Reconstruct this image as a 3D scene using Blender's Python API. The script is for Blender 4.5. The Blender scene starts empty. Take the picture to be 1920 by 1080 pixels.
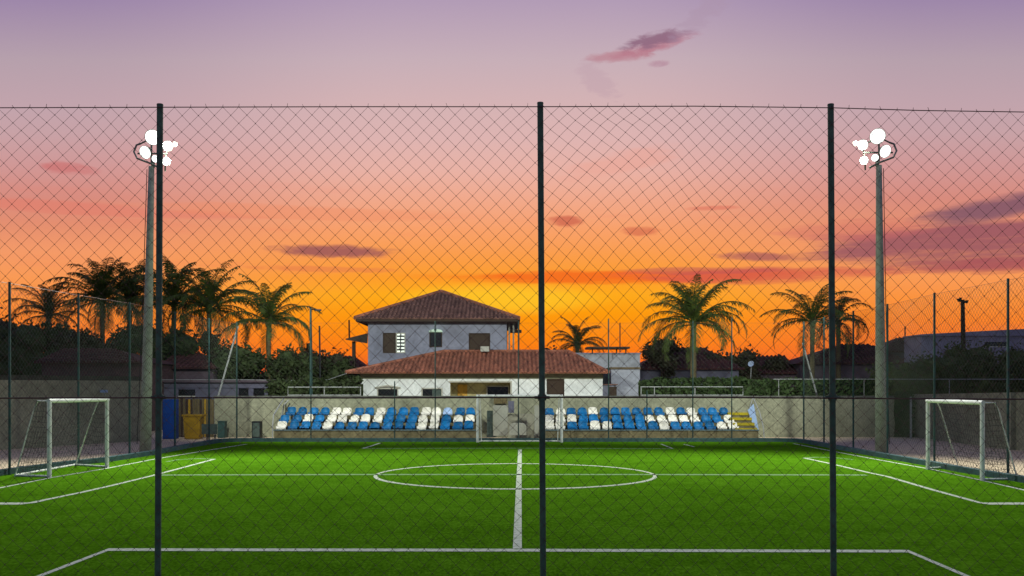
import bpy, math, random
from mathutils import Vector, noise
scene = bpy.context.scene
R = math.radians
# ------------------------------------------------------------------ camera
F, HY, CX, CH = 1851.0, 723.4, 960.0, 2.4        # focal length / horizon row measured on the 1920 px photograph, eye height
cam_d = bpy.data.cameras.new('camera'); cam = bpy.data.objects.new('camera', cam_d)
scene.collection.objects.link(cam); scene.camera = cam
cam.location = (0, 0, CH); cam.rotation_euler = (R(90), 0, 0)
cam_d.sensor_width = 36.0; cam_d.lens = 36.0 * F / 1920
cam_d.shift_y = (HY - 540) / 1920
cam_d.clip_start = 0.1; cam_d.clip_end = 3000
scene.view_settings.view_transform = 'Standard'; scene.view_settings.look = 'None'
scene.view_settings.gamma = 1; scene.view_settings.exposure = 0

def srgb(r, g, b):
    f = lambda c: (c/255/12.92) if c/255 <= .04045 else ((c/255+.055)/1.055)**2.4
    return (f(r), f(g), f(b), 1)

# ------------------------------------------------------------------ dusk sky (function of direction only)
W = bpy.data.worlds.new('World'); scene.world = W; W.use_nodes = True
nt = W.node_tree; nt.nodes.clear()
def N(t, **k):
    n = nt.nodes.new(t)
    for a, b in k.items(): setattr(n, a, b)
    return n
def M(op, a, b=None, c=None):
    n = N('ShaderNodeMath', operation=op)
    for i, v in enumerate((a, b, c)):
        if v is None: continue
        if hasattr(v, 'is_linked') or hasattr(v, 'links'): nt.links.new(v, n.inputs[i])
        else: n.inputs[i].default_value = v
    return n.outputs[0]
def MIX(f, a, b):
    n = N('ShaderNodeMix', data_type='RGBA')
    for i, v in ((0, f), (6, a), (7, b)):
        if hasattr(v, 'links'): nt.links.new(v, n.inputs[i])
        else: n.inputs[i].default_value = v
    return n.outputs[2]
def RAMP(fac, stops, interp='LINEAR'):
    n = N('ShaderNodeValToRGB'); cr = n.color_ramp; cr.interpolation = interp
    while len(cr.elements) < len(stops): cr.elements.new(0.5)
    for e, (p, c) in zip(cr.elements, stops): e.position = p; e.color = c
    nt.links.new(fac, n.inputs[0]); return n.outputs[0]
def SMOOTH(v, a, b):
    n = N('ShaderNodeMapRange', interpolation_type='SMOOTHSTEP')
    nt.links.new(v, n.inputs[0]); n.inputs[1].default_value = a; n.inputs[2].default_value = b
    return n.outputs[0]
tc = N('ShaderNodeTexCoord'); sep = N('ShaderNodeSeparateXYZ'); nt.links.new(tc.outputs['Generated'], sep.inputs[0])
dx, dy, dz = sep.outputs
az = M('ARCTAN2', dx, dy)
el = M('DIVIDE', dz, M('SQRT', M('ADD', M('MULTIPLY', dx, dx), M('ADD', M('MULTIPLY', dy, dy), 1e-6))))
az2 = M('MINIMUM', M('MULTIPLY', az, az), 2.0)
ve = M('MULTIPLY', el, M('ADD', 1.0, M('MULTIPLY', az2, 0.55)))
def row(y): return max(0.0, (HY - y) / F)
VS = 0.8
cen = [(720,(205,64,46)),(690,(240,98,36)),(660,(251,122,20)),(620,(254,142,14)),(585,(253,156,14)),(552,(254,170,28)),(520,(253,157,44)),
       (480,(251,157,74)),(430,(249,161,106)),(380,(242,168,136)),(320,(233,178,165)),(260,(222,180,177)),(200,(213,179,180)),
       (110,(199,175,184)),(0,(178,156,182))]
sid = [(720,(205,70,60)),(690,(230,92,52)),(650,(246,116,44)),(600,(250,132,44)),(560,(251,146,62)),(520,(249,154,86)),(470,(244,154,104)),
       (420,(228,143,112)),(370,(216,140,126)),(310,(208,152,150)),(250,(200,162,166)),(200,(194,164,172)),(110,(182,160,172)),(0,(158,136,170))]
def stops(l): return [(row(y)/VS, srgb(*c)) for y, c in l] + [(.72, srgb(105,98,150)), (1.0, srgb(82,82,135))]
fac = M('DIVIDE', ve, VS)
sky_c = RAMP(fac, stops(cen)); sky_s = RAMP(fac, stops(sid))
side = SMOOTH(M('ABSOLUTE', M('SUBTRACT', az, -0.01)), 0.10, 0.42)
col = MIX(side, sky_c, sky_s)
# noise fields in (azimuth, elevation) space
def cloudnoise(sx, sy, detail, off, dist=0.0):
    cb = N('ShaderNodeCombineXYZ'); nt.links.new(M('MULTIPLY', az, sx), cb.inputs[0]); nt.links.new(M('MULTIPLY', el, sy), cb.inputs[1])
    cb.inputs[2].default_value = off
    n = N('ShaderNodeTexNoise'); n.inputs['Scale'].default_value = 1; n.inputs['Detail'].default_value = detail
    n.inputs['Distortion'].default_value = dist; n.inputs['Roughness'].default_value = .64; nt.links.new(cb.outputs[0], n.inputs['Vector']); return n.outputs[0]
n1 = cloudnoise(14, 70, 6, 1.3, .4); n2 = cloudnoise(42, 110, 10, 5.1, .3); n3 = cloudnoise(5, 55, 7, 9.7, .2)
# faint streaks everywhere
col = MIX(M('MULTIPLY', SMOOTH(n3, .52, .74), M('MULTIPLY', M('SUBTRACT', SMOOTH(ve, .02, .10), SMOOTH(ve, .15, .24)), .24)), col, srgb(236,120,96))
# bright glow over the place where the sun went down
def blob(px, py, wx, wy, tilt=0.0):
    a0 = math.atan((px - CX)/F); e0 = (HY - py)/F*math.cos(a0)
    a = M('SUBTRACT', az, a0); e = M('SUBTRACT', el, e0)
    if tilt: e = M('SUBTRACT', e, M('MULTIPLY', a, tilt))
    return M('ADD', M('POWER', M('MULTIPLY', M('ABSOLUTE', a), F/wx), 2.0), M('POWER', M('MULTIPLY', M('ABSOLUTE', e), F/wy), 2.0))
gl = blob(935, 562, 230, 36)
col = MIX(M('MULTIPLY', M('SUBTRACT', 1.0, SMOOTH(gl, 0.0, 1.0)), .5), col, srgb(255,214,50))
def cloud(px, py, wx, wy, c, strength=1.0, tilt=0.0, nz=n1, amp=2.6):
    global col
    d = blob(px, py, wx, wy, tilt)
    d = M('ADD', d, M('MULTIPLY', M('SUBTRACT', nz, .5), amp*2))
    col = MIX(M('MULTIPLY', M('SUBTRACT', 1.0, SMOOTH(d, 0.1, 1.25)), strength), col, srgb(*c))
cloud(1190, 520, 340, 14, (243,98,30), .8, 0, n3, 1.8)
cloud(1420, 516, 260, 15, (208,88,78), .7, 0, n3, 2.2)
cloud(1300, 508, 190, 7, (190,84,84), .6, 0, n1, 1.5)
cloud(1830, 458, 300, 40, (148,84,98), .88, 0, n3, 1.6)
cloud(1890, 386, 150, 22, (130,88,104), .92, .09, n1, .9)
cloud(1600, 432, 120, 20, (205,108,104), .45, 0, n3, 2.0)
cloud(1840, 498, 200, 14, (172,84,88), .7, 0, n1, 1.8)
cloud(625, 471, 125, 13, (158,90,90), .92, 0, n2, 1.0)
cloud(615, 505, 150, 6, (226,120,76), .5, 0, n2, 1.4)
cloud(1415, 481, 72, 9, (172,96,92), .85, -.06, n2, 1.0)
cloud(1340, 390, 55, 5, (220,112,92), .6, 0, n2, 1.0)
cloud(1062, 414, 34, 12, (208,104,80), .85, 0, n2, 1.0)
cloud(1200, 434, 38, 10, (214,110,80), .75, 0, n2, 1.2)
cloud(130, 316, 46, 12, (204,116,114), .8, 0, n2, 1.2)
cloud(1162, 105, 66, 12, (188,136,148), .85, .04, n2, 1.5)
cloud(1232, 84, 72, 15, (184,122,138), .85, .22, n2, 1.7)
cloud(1228, 74, 66, 15, (146,108,130), .95, .17, n2, 1.9)
cloud(1235, 119, 22, 7, (180,136,154), .7, .1, n2, 1.4)
cloud(1318, 28, 60, 28, (172,146,168), .4, .7, n2, 2.6)
cloud(1120, 150, 40, 30, (190,158,170), .4, -.6, n2, 2.6)
cloud(1180, 300, 120, 22, (236,158,138), .35, .2, n3, 1.6)
cloud(150, 392, 260, 12, (226,122,104), .5, 0, n3, 2.0)
cloud(600, 400, 330, 12, (238,140,100), .4, 0, n3, 2.0)
# the eastern sky behind the viewer: already dark blue-violet
back = SMOOTH(M('MULTIPLY', dy, -1.0), -.35, .75)
col = MIX(back, col, srgb(104,112,142))
# below the horizon
col = MIX(SMOOTH(M('MULTIPLY', dz, -1.0), 0.0, .02), col, srgb(52,40,44))
bg = N('ShaderNodeBackground'); out = N('ShaderNodeOutputWorld'); nt.links.new(col, bg.inputs[0]); bg.inputs[1].default_value = 1.0
nt.links.new(bg.outputs[0], out.inputs[0])

# ------------------------------------------------------------------ helpers
C = scene.collection
def Wp(px, py, D):                       # photograph pixel at depth D -> point
    s = F/D; return Vector(((px-CX)/s, D, CH-(py-HY)/s))
def G(px, py, z=0.0):                    # photograph pixel on the ground -> point
    D = F*(CH-z)/(py-HY); return Vector(((px-CX)*D/F, D, z))
def tag(o, label=None, cat=None, group=None, kind=None):
    if label: o['label'] = label
    if cat: o['category'] = cat
    if group: o['group'] = group
    if kind: o['kind'] = kind
    return o
def thing(name, loc, label, cat, group=None, rz=0):
    o = bpy.data.objects.new(name, None); o.empty_display_size = .2; C.objects.link(o)
    o.location = loc; o.rotation_euler = (0, 0, rz); return tag(o, label, cat, group)
class MB:
    def __init__(s): s.v = []; s.f = []
    def quad(s, a, b, c, d):
        i = len(s.v); s.v += [tuple(a), tuple(b), tuple(c), tuple(d)]; s.f.append((i, i+1, i+2, i+3)); return s
    def tri(s, a, b, c):
        i = len(s.v); s.v += [tuple(a), tuple(b), tuple(c)]; s.f.append((i, i+1, i+2)); return s
    def box(s, x0, x1, y0, y1, z0, z1):
        i = len(s.v)
        s.v += [(x0,y0,z0),(x1,y0,z0),(x1,y1,z0),(x0,y1,z0),(x0,y0,z1),(x1,y0,z1),(x1,y1,z1),(x0,y1,z1)]
        s.f += [tuple(i+k for k in q) for q in ((0,3,2,1),(4,5,6,7),(0,1,5,4),(1,2,6,5),(2,3,7,6),(3,0,4,7))]; return s
    def hexa(s, b, t):                    # four bottom, four top corners
        i = len(s.v); s.v += [tuple(p) for p in b] + [tuple(p) for p in t]
        s.f += [tuple(i+k for k in q) for q in ((0,3,2,1),(4,5,6,7),(0,1,5,4),(1,2,6,5),(2,3,7,6),(3,0,4,7))]; return s
    def tube(s, pts, rad, n=8, caps=True):
        pts = [Vector(p) for p in pts]
        if not isinstance(rad, (list, tuple)): rad = [rad]*len(pts)
        i0 = len(s.v); ref = None
        for k, p in enumerate(pts):
            d = (pts[min(k+1, len(pts)-1)] - pts[max(k-1, 0)]).normalized()
            if ref is None: ref = Vector((0,0,1)) if abs(d.z) < .9 else Vector((1,0,0))
            u = d.cross(ref).normalized(); w = u.cross(d).normalized(); ref = w
            for j in range(n):
                a = 2*math.pi*j/n; s.v.append(tuple(p + u*math.cos(a)*rad[k] + w*math.sin(a)*rad[k]))
        for k in range(len(pts)-1):
            for j in range(n):
                a = i0+k*n+j; b = i0+k*n+(j+1) % n; s.f.append((a, b, b+n, a+n))
        if caps:
            s.f.append(tuple(i0+j for j in range(n))[::-1]); s.f.append(tuple(i0+(len(pts)-1)*n+j for j in range(n)))
        return s
    def bar(s, a, b, w, h=None):          # rectangular bar
        a = Vector(a); b = Vector(b); d = (b-a).normalized(); h = h or w
        ref = Vector((0,0,1)) if abs(d.z) < .9 else Vector((0,1,0))
        u = d.cross(ref).normalized()*w/2; v = u.cross(d).normalized()*h/2
        return s.hexa([a-u-v, a+u-v, a+u+v, a-u+v], [b-u-v, b+u-v, b+u+v, b-u+v])
    def build(s, name, mat, parent=None, origin=None, smooth=False):
        o0 = Vector(parent_origin(parent)) if parent else Vector(origin or (0,0,0))
        me = bpy.data.meshes.new(name); me.from_pydata([tuple(Vector(v)-o0) for v in s.v], [], s.f); me.update()
        if mat: me.materials.append(mat)
        if smooth: me.polygons.foreach_set('use_smooth', [True]*len(me.polygons))
        o = bpy.data.objects.new(name, me); C.objects.link(o)
        if parent: o.parent = parent
        else: o.location = o0
        return o
def parent_origin(p):
    v = Vector((0,0,0))
    while p: v += p.location; p = p.parent
    return v

def mat(name, c, rough=.8, var=.25, scale=6.0, bump=0.0, bscale=None, metal=0.0, stain=None, st_amt=.5, st_scale=.8, rnd=0.0, spec=.3, coords='Object', stretch=None):
    m = bpy.data.materials.new(name); m.use_nodes = True; t = m.node_tree; ns = t.nodes; b = ns['Principled BSDF']; L = t.links.new
    b.inputs['Roughness'].default_value = rough; b.inputs['Metallic'].default_value = metal; b.inputs['Specular IOR Level'].default_value = spec
    tcn = ns.new('ShaderNodeTexCoord'); vec = tcn.outputs[coords]
    if coords == 'World':
        pass
    if stretch:
        mp = ns.new('ShaderNodeMapping'); mp.inputs['Scale'].default_value = stretch; L(vec, mp.inputs[0]); vec = mp.outputs[0]
    nz = ns.new('ShaderNodeTexNoise'); nz.inputs['Scale'].default_value = scale; nz.inputs['Detail'].default_value = 6; nz.inputs['Roughness'].default_value = .65; L(vec, nz.inputs['Vector'])
    rp = ns.new('ShaderNodeValToRGB'); rp.color_ramp.elements[0].position = .3; rp.color_ramp.elements[1].position = .7
    rp.color_ramp.elements[0].color = tuple(x*(1-var) for x in c[:3])+(1,); rp.color_ramp.elements[1].color = tuple(min(1, x*(1+var)) for x in c[:3])+(1,)
    L(nz.outputs[0], rp.inputs[0]); cur = rp.outputs[0]
    if stain:
        n2_ = ns.new('ShaderNodeTexNoise'); n2_.inputs['Scale'].default_value = st_scale; n2_.inputs['Detail'].default_value = 8; n2_.inputs['Roughness'].default_value = .7
        L(vec, n2_.inputs['Vector'])
        mr = ns.new('ShaderNodeMapRange'); mr.inputs[1].default_value = .45; mr.inputs[2].default_value = .72; mr.inputs[4].default_value = st_amt; L(n2_.outputs[0], mr.inputs[0])
        mx = ns.new('ShaderNodeMix'); mx.data_type = 'RGBA'; L(mr.outputs[0], mx.inputs[0]); L(cur, mx.inputs[6]); mx.inputs[7].default_value = tuple(stain[:3])+(1,); cur = mx.outputs[2]
    if rnd:
        oi = ns.new('ShaderNodeObjectInfo'); mr = ns.new('ShaderNodeMapRange'); mr.inputs[3].default_value = 1-rnd; mr.inputs[4].default_value = 1+rnd; L(oi.outputs['Random'], mr.inputs[0])
        hs = ns.new('ShaderNodeHueSaturation'); L(mr.outputs[0], hs.inputs['Value']); L(cur, hs.inputs['Color']); cur = hs.outputs[0]
    L(cur, b.inputs['Base Color'])
    if bump:
        nb = ns.new('ShaderNodeTexNoise'); nb.inputs['Scale'].default_value = bscale or scale*4; nb.inputs['Detail'].default_value = 4; L(vec, nb.inputs['Vector'])
        bp = ns.new('ShaderNodeBump'); bp.inputs['Strength'].default_value = bump; bp.inputs['Distance'].default_value = .03; L(nb.outputs[0], bp.inputs['Height']); L(bp.outputs[0], b.inputs['Normal'])
    return m
def emit(name, c, strength):
    m = bpy.data.materials.new(name); m.use_nodes = True; b = m.node_tree.nodes['Principled BSDF']
    b.inputs['Base Color'].default_value = (.8,.8,.8,1); b.inputs['Emission Color'].default_value = c; b.inputs['Emission Strength'].default_value = strength
    return m

m_post = mat('dark green paint', (.095,.155,.115), .7, .3, 5, .1, spec=.12)
m_wire = mat('green coated wire', (.12,.06,.052), .6, .3, 20)
m_wire2 = mat('weathered green wire', (.085,.11,.075), .6, .3, 20)
m_post2 = mat('faded green post paint', (.035,.085,.078), .5, .35, 4, .1)
m_white = mat('white goal paint', (.82,.83,.76), .5, .12, 8, .05, stain=(.35,.36,.28), st_amt=.5, st_scale=5)
m_net = mat('net twine', (.30,.32,.26), .9, .2, 30)
m_netw = mat('black net twine', (.045,.05,.04), .9, .2, 30)
m_conc = mat('board marked concrete', (.30,.29,.22), .9, .18, 3, .4, 12, stain=(.11,.11,.075), st_amt=.75, st_scale=.9)
m_wall = mat('weathered render wall', (.31,.31,.21), .95, .28, 7, .5, 16, stain=(.10,.10,.065), st_amt=.7, st_scale=.55)
m_tier = mat('mossy concrete step', (.16,.14,.075), .95, .35, 3, .4, 10, stain=(.05,.045,.02), st_amt=.7, st_scale=1.1)
m_pole = mat('concrete pole', (.40,.44,.34), .9, .25, 6, .5, 20, stain=(.20,.24,.17), st_amt=.7, st_scale=4)
m_kerb = mat('blue green kerb paint', (.045,.105,.105), .7, .3, 3, .3, 15, stain=(.10,.13,.12), st_amt=.6, st_scale=1.5)
m_dirt = mat('reddish dirt', (.74,.56,.37), 1, .45, 9, .8, 14, stain=(.42,.30,.20), st_amt=.8, st_scale=3)
m_steel = mat('galvanised steel', (.35,.37,.35), .5, .2, 10, metal=.2)
m_rail = mat('white rail paint', (.34,.35,.33), .5, .15, 10)
m_blue = mat('blue plastic', (.004,.115,.31), .45, .25, 9, .05, stain=(.01,.20,.40), st_amt=.5, st_scale=4, rnd=.25, spec=.15)
m_seatw = mat('chalky white plastic', (.80,.77,.67), .6, .12, 12, .05, stain=(.35,.33,.26), st_amt=.6, st_scale=8, rnd=.12)
m_seatl = mat('pale blue faded plastic', (.36,.50,.72), .6, .12, 12, rnd=.1)
m_tile = mat('clay roof tiles', (.40,.155,.092), .9, .5, 2.6, .3, 20, stain=(.10,.045,.035), st_amt=.7, st_scale=1.8)
m_tile2 = mat('old dark roof tiles', (.24,.13,.10), .9, .5, 2.6, .3, 20, stain=(.07,.04,.035), st_amt=.7, st_scale=1.8)
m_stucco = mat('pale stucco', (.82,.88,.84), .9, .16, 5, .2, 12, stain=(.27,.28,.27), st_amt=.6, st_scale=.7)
m_stucco3 = mat('shaded pale stucco', (.40,.42,.47), .9, .18, 5, .2, 12, stain=(.22,.22,.22), st_amt=.7, st_scale=1.0)  # darker copy of the pale stucco; lamp cut-off shade is in its colour
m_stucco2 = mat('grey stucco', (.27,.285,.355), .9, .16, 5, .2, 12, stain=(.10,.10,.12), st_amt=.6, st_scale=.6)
m_beam = mat('khaki beam', (.22,.24,.15), .9, .15, 4)
m_wood = mat('brown shutter wood', (.045,.026,.014), .6, .35, 8, stretch=(6,6,.8))
m_glass = mat('dark window glass', (.012,.014,.014), .15, .2, 3, spec=.6)
m_door = mat('ochre door', (.62,.36,.06), .7, .3, 6)
m_porch = mat('porch plaster', (.50,.46,.24), .9, .2, 4)
m_frame = mat('pale window frame', (.48,.48,.40), .7, .1, 8)
m_trunk = mat('palm trunk bark', (.15,.125,.06), .95, .35, 5, .6, 14, stretch=(1,1,5))
m_bark = mat('bark', (.05,.04,.025), .95, .35, 5, .5, 14)
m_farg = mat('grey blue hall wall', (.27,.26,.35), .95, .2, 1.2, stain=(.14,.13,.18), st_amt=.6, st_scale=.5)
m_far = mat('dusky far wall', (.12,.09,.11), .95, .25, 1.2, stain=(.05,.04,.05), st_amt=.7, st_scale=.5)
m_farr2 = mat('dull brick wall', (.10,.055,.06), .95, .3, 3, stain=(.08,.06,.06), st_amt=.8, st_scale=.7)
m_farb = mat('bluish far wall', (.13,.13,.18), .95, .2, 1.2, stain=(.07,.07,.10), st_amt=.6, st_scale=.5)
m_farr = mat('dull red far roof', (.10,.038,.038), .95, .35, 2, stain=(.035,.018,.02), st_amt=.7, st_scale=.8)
m_pblue = mat('blue door paint', (.006,.07,.34), .45, .15, 4)
m_yel = mat('ochre yellow paint', (.42,.25,.012), .55, .25, 4, stain=(.16,.09,.01), st_amt=.6, st_scale=3)
m_stepy = mat('yellow step paint', (.42,.33,.01), .7, .3, 6, stain=(.14,.12,.03), st_amt=.6, st_scale=3)
m_board = mat('grey green board', (.07,.10,.085), .7, .3, 6)
m_plank = mat('weathered planks', (.13,.10,.045), .9, .4, 3, stretch=(8,8,.6))
m_dark = mat('black plastic', (.012,.014,.018), .5, .2, 6)
m_housing = mat('lamp housing', (.22,.25,.2), .5, .2, 10, metal=.4)
m_dish = mat('dish paint', (.40,.50,.66), .5, .1, 5)
def leafmat(name, c, var=.45):
    m = mat(name, c, .75, var, 1.3, stain=tuple(x*.45 for x in c), st_amt=.8, st_scale=2.3)
    return m
m_palm = leafmat('palm leaflets', (.080,.118,.022))
m_palmd = leafmat('dusky palm leaflets', (.060,.080,.022))
m_leaf = leafmat('dark foliage', (.046,.068,.02))
m_leaf2 = leafmat('hedge foliage', (.045,.080,.02))
m_leaf4 = leafmat('olive shrub foliage', (.075,.10,.026))
m_leaf3 = leafmat('brownish foliage', (.050,.046,.022))

# grass
m_turf = bpy.data.materials.new('artificial turf'); m_turf.use_nodes = True
def turf(m):
    t = m.node_tree; ns = t.nodes; L = t.links.new; b = ns['Principled BSDF']; b.inputs['Roughness'].default_value = 1; b.inputs['Specular IOR Level'].default_value = 0
    tcn = ns.new('ShaderNodeTexCoord')
    def nz(sc, det, st=(1,1,1)):
        mp = ns.new('ShaderNodeMapping'); mp.inputs['Scale'].default_value = st; L(tcn.outputs['Object'], mp.inputs[0])
        n = ns.new('ShaderNodeTexNoise'); n.inputs['Scale'].default_value = sc; n.inputs['Detail'].default_value = det; n.inputs['Roughness'].default_value = .7; L(mp.outputs[0], n.inputs['Vector']); return n.outputs[0]
    a = nz(22, 6, (1,.35,1)); c = nz(.35, 4); d = nz(2.4, 5, (1,.6,1))
    def mth(op, x, y):
        n = ns.new('ShaderNodeMath'); n.operation = op
        for i, v in enumerate((x, y)):
            if hasattr(v, 'links'): L(v, n.inputs[i])
            else: n.inputs[i].default_value = v
        return n.outputs[0]
    s = mth('ADD', mth('MULTIPLY', a, .62), mth('ADD', mth('MULTIPLY', c, .16), mth('MULTIPLY', d, .22)))
    rp = ns.new('ShaderNodeValToRGB'); cr = rp.color_ramp; cr.elements[0].position = .36; cr.elements[0].color = (.029,.087,.0022,1); cr.elements[1].position = .66; cr.elements[1].color = (.15,.35,.017,1)
    e = cr.elements.new(.5); e.color = (.076,.205,.006,1); L(s, rp.inputs[0]); L(rp.outputs[0], b.inputs['Base Color'])
    bp = ns.new('ShaderNodeBump'); bp.inputs['Strength'].default_value = .5; bp.inputs['Distance'].default_value = .03; L(a, bp.inputs['Height']); L(bp.outputs[0], b.inputs['Normal'])
turf(m_turf)
m_line = mat('chalky line paint', (.66,.70,.55), .9, .15, 14, stain=(.10,.26,.04), st_amt=.85, st_scale=9)
m_linef = mat('worn line paint', (.26,.42,.18), .9, .25, 14, stain=(.08,.26,.03), st_amt=.9, st_scale=6)

# ------------------------------------------------------------------ ground, pitch, kerb, markings
def struct(o): return tag(o, kind='structure')
struct(MB().quad((-900,-60,-.01),(900,-60,-.01),(900,1800,-.01),(-900,1800,-.01)).build('ground', m_dirt))
kerb_px = [(-420,955),(0,892),(130,874),(205,866),(290,853),(360,839),(405,831.2)]
kl = [G(x, y) for x, y in kerb_px]
kr = [G(x, y) for x, y in [(2330,972),(1920,905.5),(1790,884),(1740,874),(1640,856),(1560,841),(1512,832)]]
def corner(a, b, n=6):
    c = Vector((b.x*0+a.x*1, b.y, 0)); c = Vector((a.x, b.y, 0))
    return [a.lerp(c, t).lerp(c.lerp(b, t), t) for t in [k/n for k in range(1, n)]]
YF = 42.35
fl = Vector((kl[-1].x+1.0, YF, 0)); fr = Vector((kr[-1].x-1.0, YF, 0))
kerb_line = kl + corner(kl[-1], fl) + [fl, fr] + corner(kr[-1], fr)[::-1] + kr[::-1]
pv = [(p.x, p.y, -.004) for p in kerb_line] ; near_y = 5.0
pv = [(pv[0][0]-1.5, near_y, -.004)] + pv + [(pv[-1][0]+1.5, near_y, -.004)]
mb = MB(); mb.v = [(x, y, .0) for x, y, z in pv]; mb.f = [tuple(range(len(pv)))[::-1]]
struct(mb.build('pitch', m_turf))
def ribbon3(pts, w, h, off=0.0):
    mb = MB(); n = len(pts); L_, R_ = [], []
    for i, p in enumerate(pts):
        d = (pts[min(i+1, n-1)] - pts[max(i-1, 0)]); d.z = 0; d.normalize(); nrm = Vector((-d.y, d.x, 0))
        L_.append(p + nrm*(off+w)); R_.append(p + nrm*off)
    for i in range(n-1):
        mb.hexa([R_[i], R_[i+1], L_[i+1], L_[i]], [q + Vector((0,0,h)) for q in (R_[i], R_[i+1], L_[i+1], L_[i])])
    return mb
struct(ribbon3(kerb_line, .22, .15).build('kerb', m_kerb))
def line(name, pts, w=.12, m=None, closed=False):
    pts = [Vector((p.x, p.y, .005)) for p in pts]; mb = MB(); n = len(pts)
    def nrm(i):
        a = pts[(i-1) % n if closed else max(i-1, 0)]; b = pts[(i+1) % n if closed else min(i+1, n-1)]
        d = (b-a).normalized(); q = Vector((-d.y, d.x, 0))
        ww = w/2*(1 + 1.9*abs(q.y))          # lines laid across the view are the wide ones of the pitch
        return q*ww
    for i in range(n if closed else n-1):
        j = (i+1) % n; mb.quad(pts[i]-nrm(i), pts[j]-nrm(j), pts[j]+nrm(j), pts[i]+nrm(i))
    return struct(mb.build(name, m or m_line))
def path(px, sub=6):
    g = [G(x, y) for x, y in px]; o = []
    for i in range(len(g)-1):
        for k in range(sub): o.append(g[i].lerp(g[i+1], k/sub))
    return o + [g[-1]]
line('near_line', [G(60,1086), G(203,1031), G(960,1032), G(1703,1034), G(1830,1088)], .085)
line('left_touchline', [G(-300,955)] + path([(0,915),(95,896),(205,877.5),(290,861),(380,846),(462,833)]), .1)
line('left_area_line', [G(-120,944), G(0,944.5), G(40,944.5), G(62,942.5), G(82,938), G(150,924), G(210,910.5), G(290,891), G(350,875), G(402,861)], .12)
line('left_area_arc', [G(312,866), G(335,862), G(370,860), G(402,861)], .07, m_linef)
line('halfway_line', path([(292,891),(700,890),(1200,890),(1625,891)], 8), .10, m_linef)
line('right_area_line', [G(1508,859), G(1555,869), G(1625,885.5), G(1665,894), G(1750,919), G(1838,943), G(1850,944.5), G(1920,944.5), G(2040,944.5)], .12)
line('right_area_arc', [G(1508,859), G(1530,857.5), G(1560,858), G(1600,862)], .07, m_linef)
line('right_touchline', path([(1488,832),(1555,845),(1640,861),(1740,879),(1842,901),(1920,919)]) + [G(2200,980)], .1)
cc = [G(966,890.0) + Vector((3.74*math.cos(a), 3.74*math.sin(a), 0)) for a in [2*math.pi*k/96 for k in range(96)]]
line('centre_circle', cc, .08, None, True)
line('centre_line', [G(975,843), G(973,900), G(970,1029)], .13)
line('far_area_line', path([(682,841),(960,840.5),(1264,841.5)], 6), .07, m_linef)
line('far_corner_line', [G(680,841), G(696,836.5), G(712,831)], .10)
line('far_corner_mark', [G(1240,833), G(1262,841.5)], .08)
line('far_corner_dash', [G(1282,833), G(1302,838)], .08)

# ------------------------------------------------------------------ chain-link fences
def chain_mesh(mb, A, B, ztop, zbot, pitch, r, jit=.006, sides=3, seed=0, zt_fn=None, knots=False, warp=None):
    """diamond mesh in the vertical plane A-B"""
    A = Vector(A); B = Vector(B); L_ = (B-A).length; d = (B-A)/L_; nrm = Vector((-d.y, d.x, 0)); h = pitch/2
    nx = int(L_/h); nz = int((ztop-zbot)/h)
    def node(i, j):
        x = i*h; top = zt_fn(x) if zt_fn else ztop; z = top - j*h
        v = noise.noise_vector(Vector((x*.9+seed, z*.9, seed)))
        v2 = noise.noise_vector(Vector((x*5+seed, z*5, seed+3)))
        k = min(1, j/3)
        x += (v.x*.035*pitch/.159 + v2.x*jit)*(.3+.7*k); z += (v.z*.03 + v2.z*jit)*k
        if warp: x, z = warp(x, z, k)
        return A + d*x + Vector((0,0,z)) + nrm*(v.y*.02)
    P = {}
    for i in range(nx+1):
        for j in range(nz+1):
            if (i+j) % 2 == 0: P[i, j] = node(i, j)
    def seg(a, b):
        dd = (b-a).normalized(); u = dd.cross(nrm).normalized(); i0 = len(mb.v)
        for p in (a, b):
            for k in range(sides):
                an = 2*math.pi*k/sides; mb.v.append(tuple(p + u*math.cos(an)*r + nrm*math.sin(an)*r))
        for k in range(sides):
            k2 = (k+1) % sides; mb.f.append((i0+k, i0+k2, i0+sides+k2, i0+sides+k))
    for (i, j), p in P.items():
        for di in (-1, 1):
            q = P.get((i+di, j+1))
            if q: seg(p, q)
        if knots:                         # the twist where two wires hook round each other
            s_ = r*2.3; mb.hexa([p+Vector((-s_,-s_,-s_*1.3)), p+Vector((s_,-s_,-s_*1.3)), p+Vector((s_,s_,-s_*1.3)), p+Vector((-s_,s_,-s_*1.3))],
                                [p+Vector((-s_,-s_,s_*1.3)), p+Vector((s_,-s_,s_*1.3)), p+Vector((s_,s_,s_*1.3)), p+Vector((-s_,s_,s_*1.3))])
            if j == 0: mb.bar(p, p+Vector((.004*(1 if i % 3 else -3),0,.022+.012*(i % 5)/4)), r*2.2)
    return mb

DN = 9.75; sN = F/DN
NF = thing('mesh_fence', (0, DN, 0), 'tall green chain-link fence nearest the viewer, its posts crossing the whole picture', 'fence', 'fences round the pitch')
npx = [((-420,206),(-428,1180)), ((300,195),(295.5,1180)), ((1013,192),(1019,1180)), ((1557.5,195),(1563.5,1180)), ((2240,206),(2250,1180))]
for (t, b) in npx:
    T = Wp(t[0], t[1], DN); B = Wp(b[0], b[1], DN); B.z = -.02
    p = MB().tube([B, B.lerp(T, .5), T-Vector((0,0,.012))], .0305, 16).tube([T-Vector((0,0,.012)), T], [.033,.030], 16).build('post', m_post, NF, smooth=False)
    tz = T.lerp(B, (T.z-2.285)/(T.z-B.z))
    MB().tube([tz-Vector((0,0,.03)), tz+Vector((0,0,.03))], .042, 16).bar(tz+Vector((-.075,0,0)), tz+Vector((.075,0,0)), .02, .03).build('clamp', m_post, p)
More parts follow.
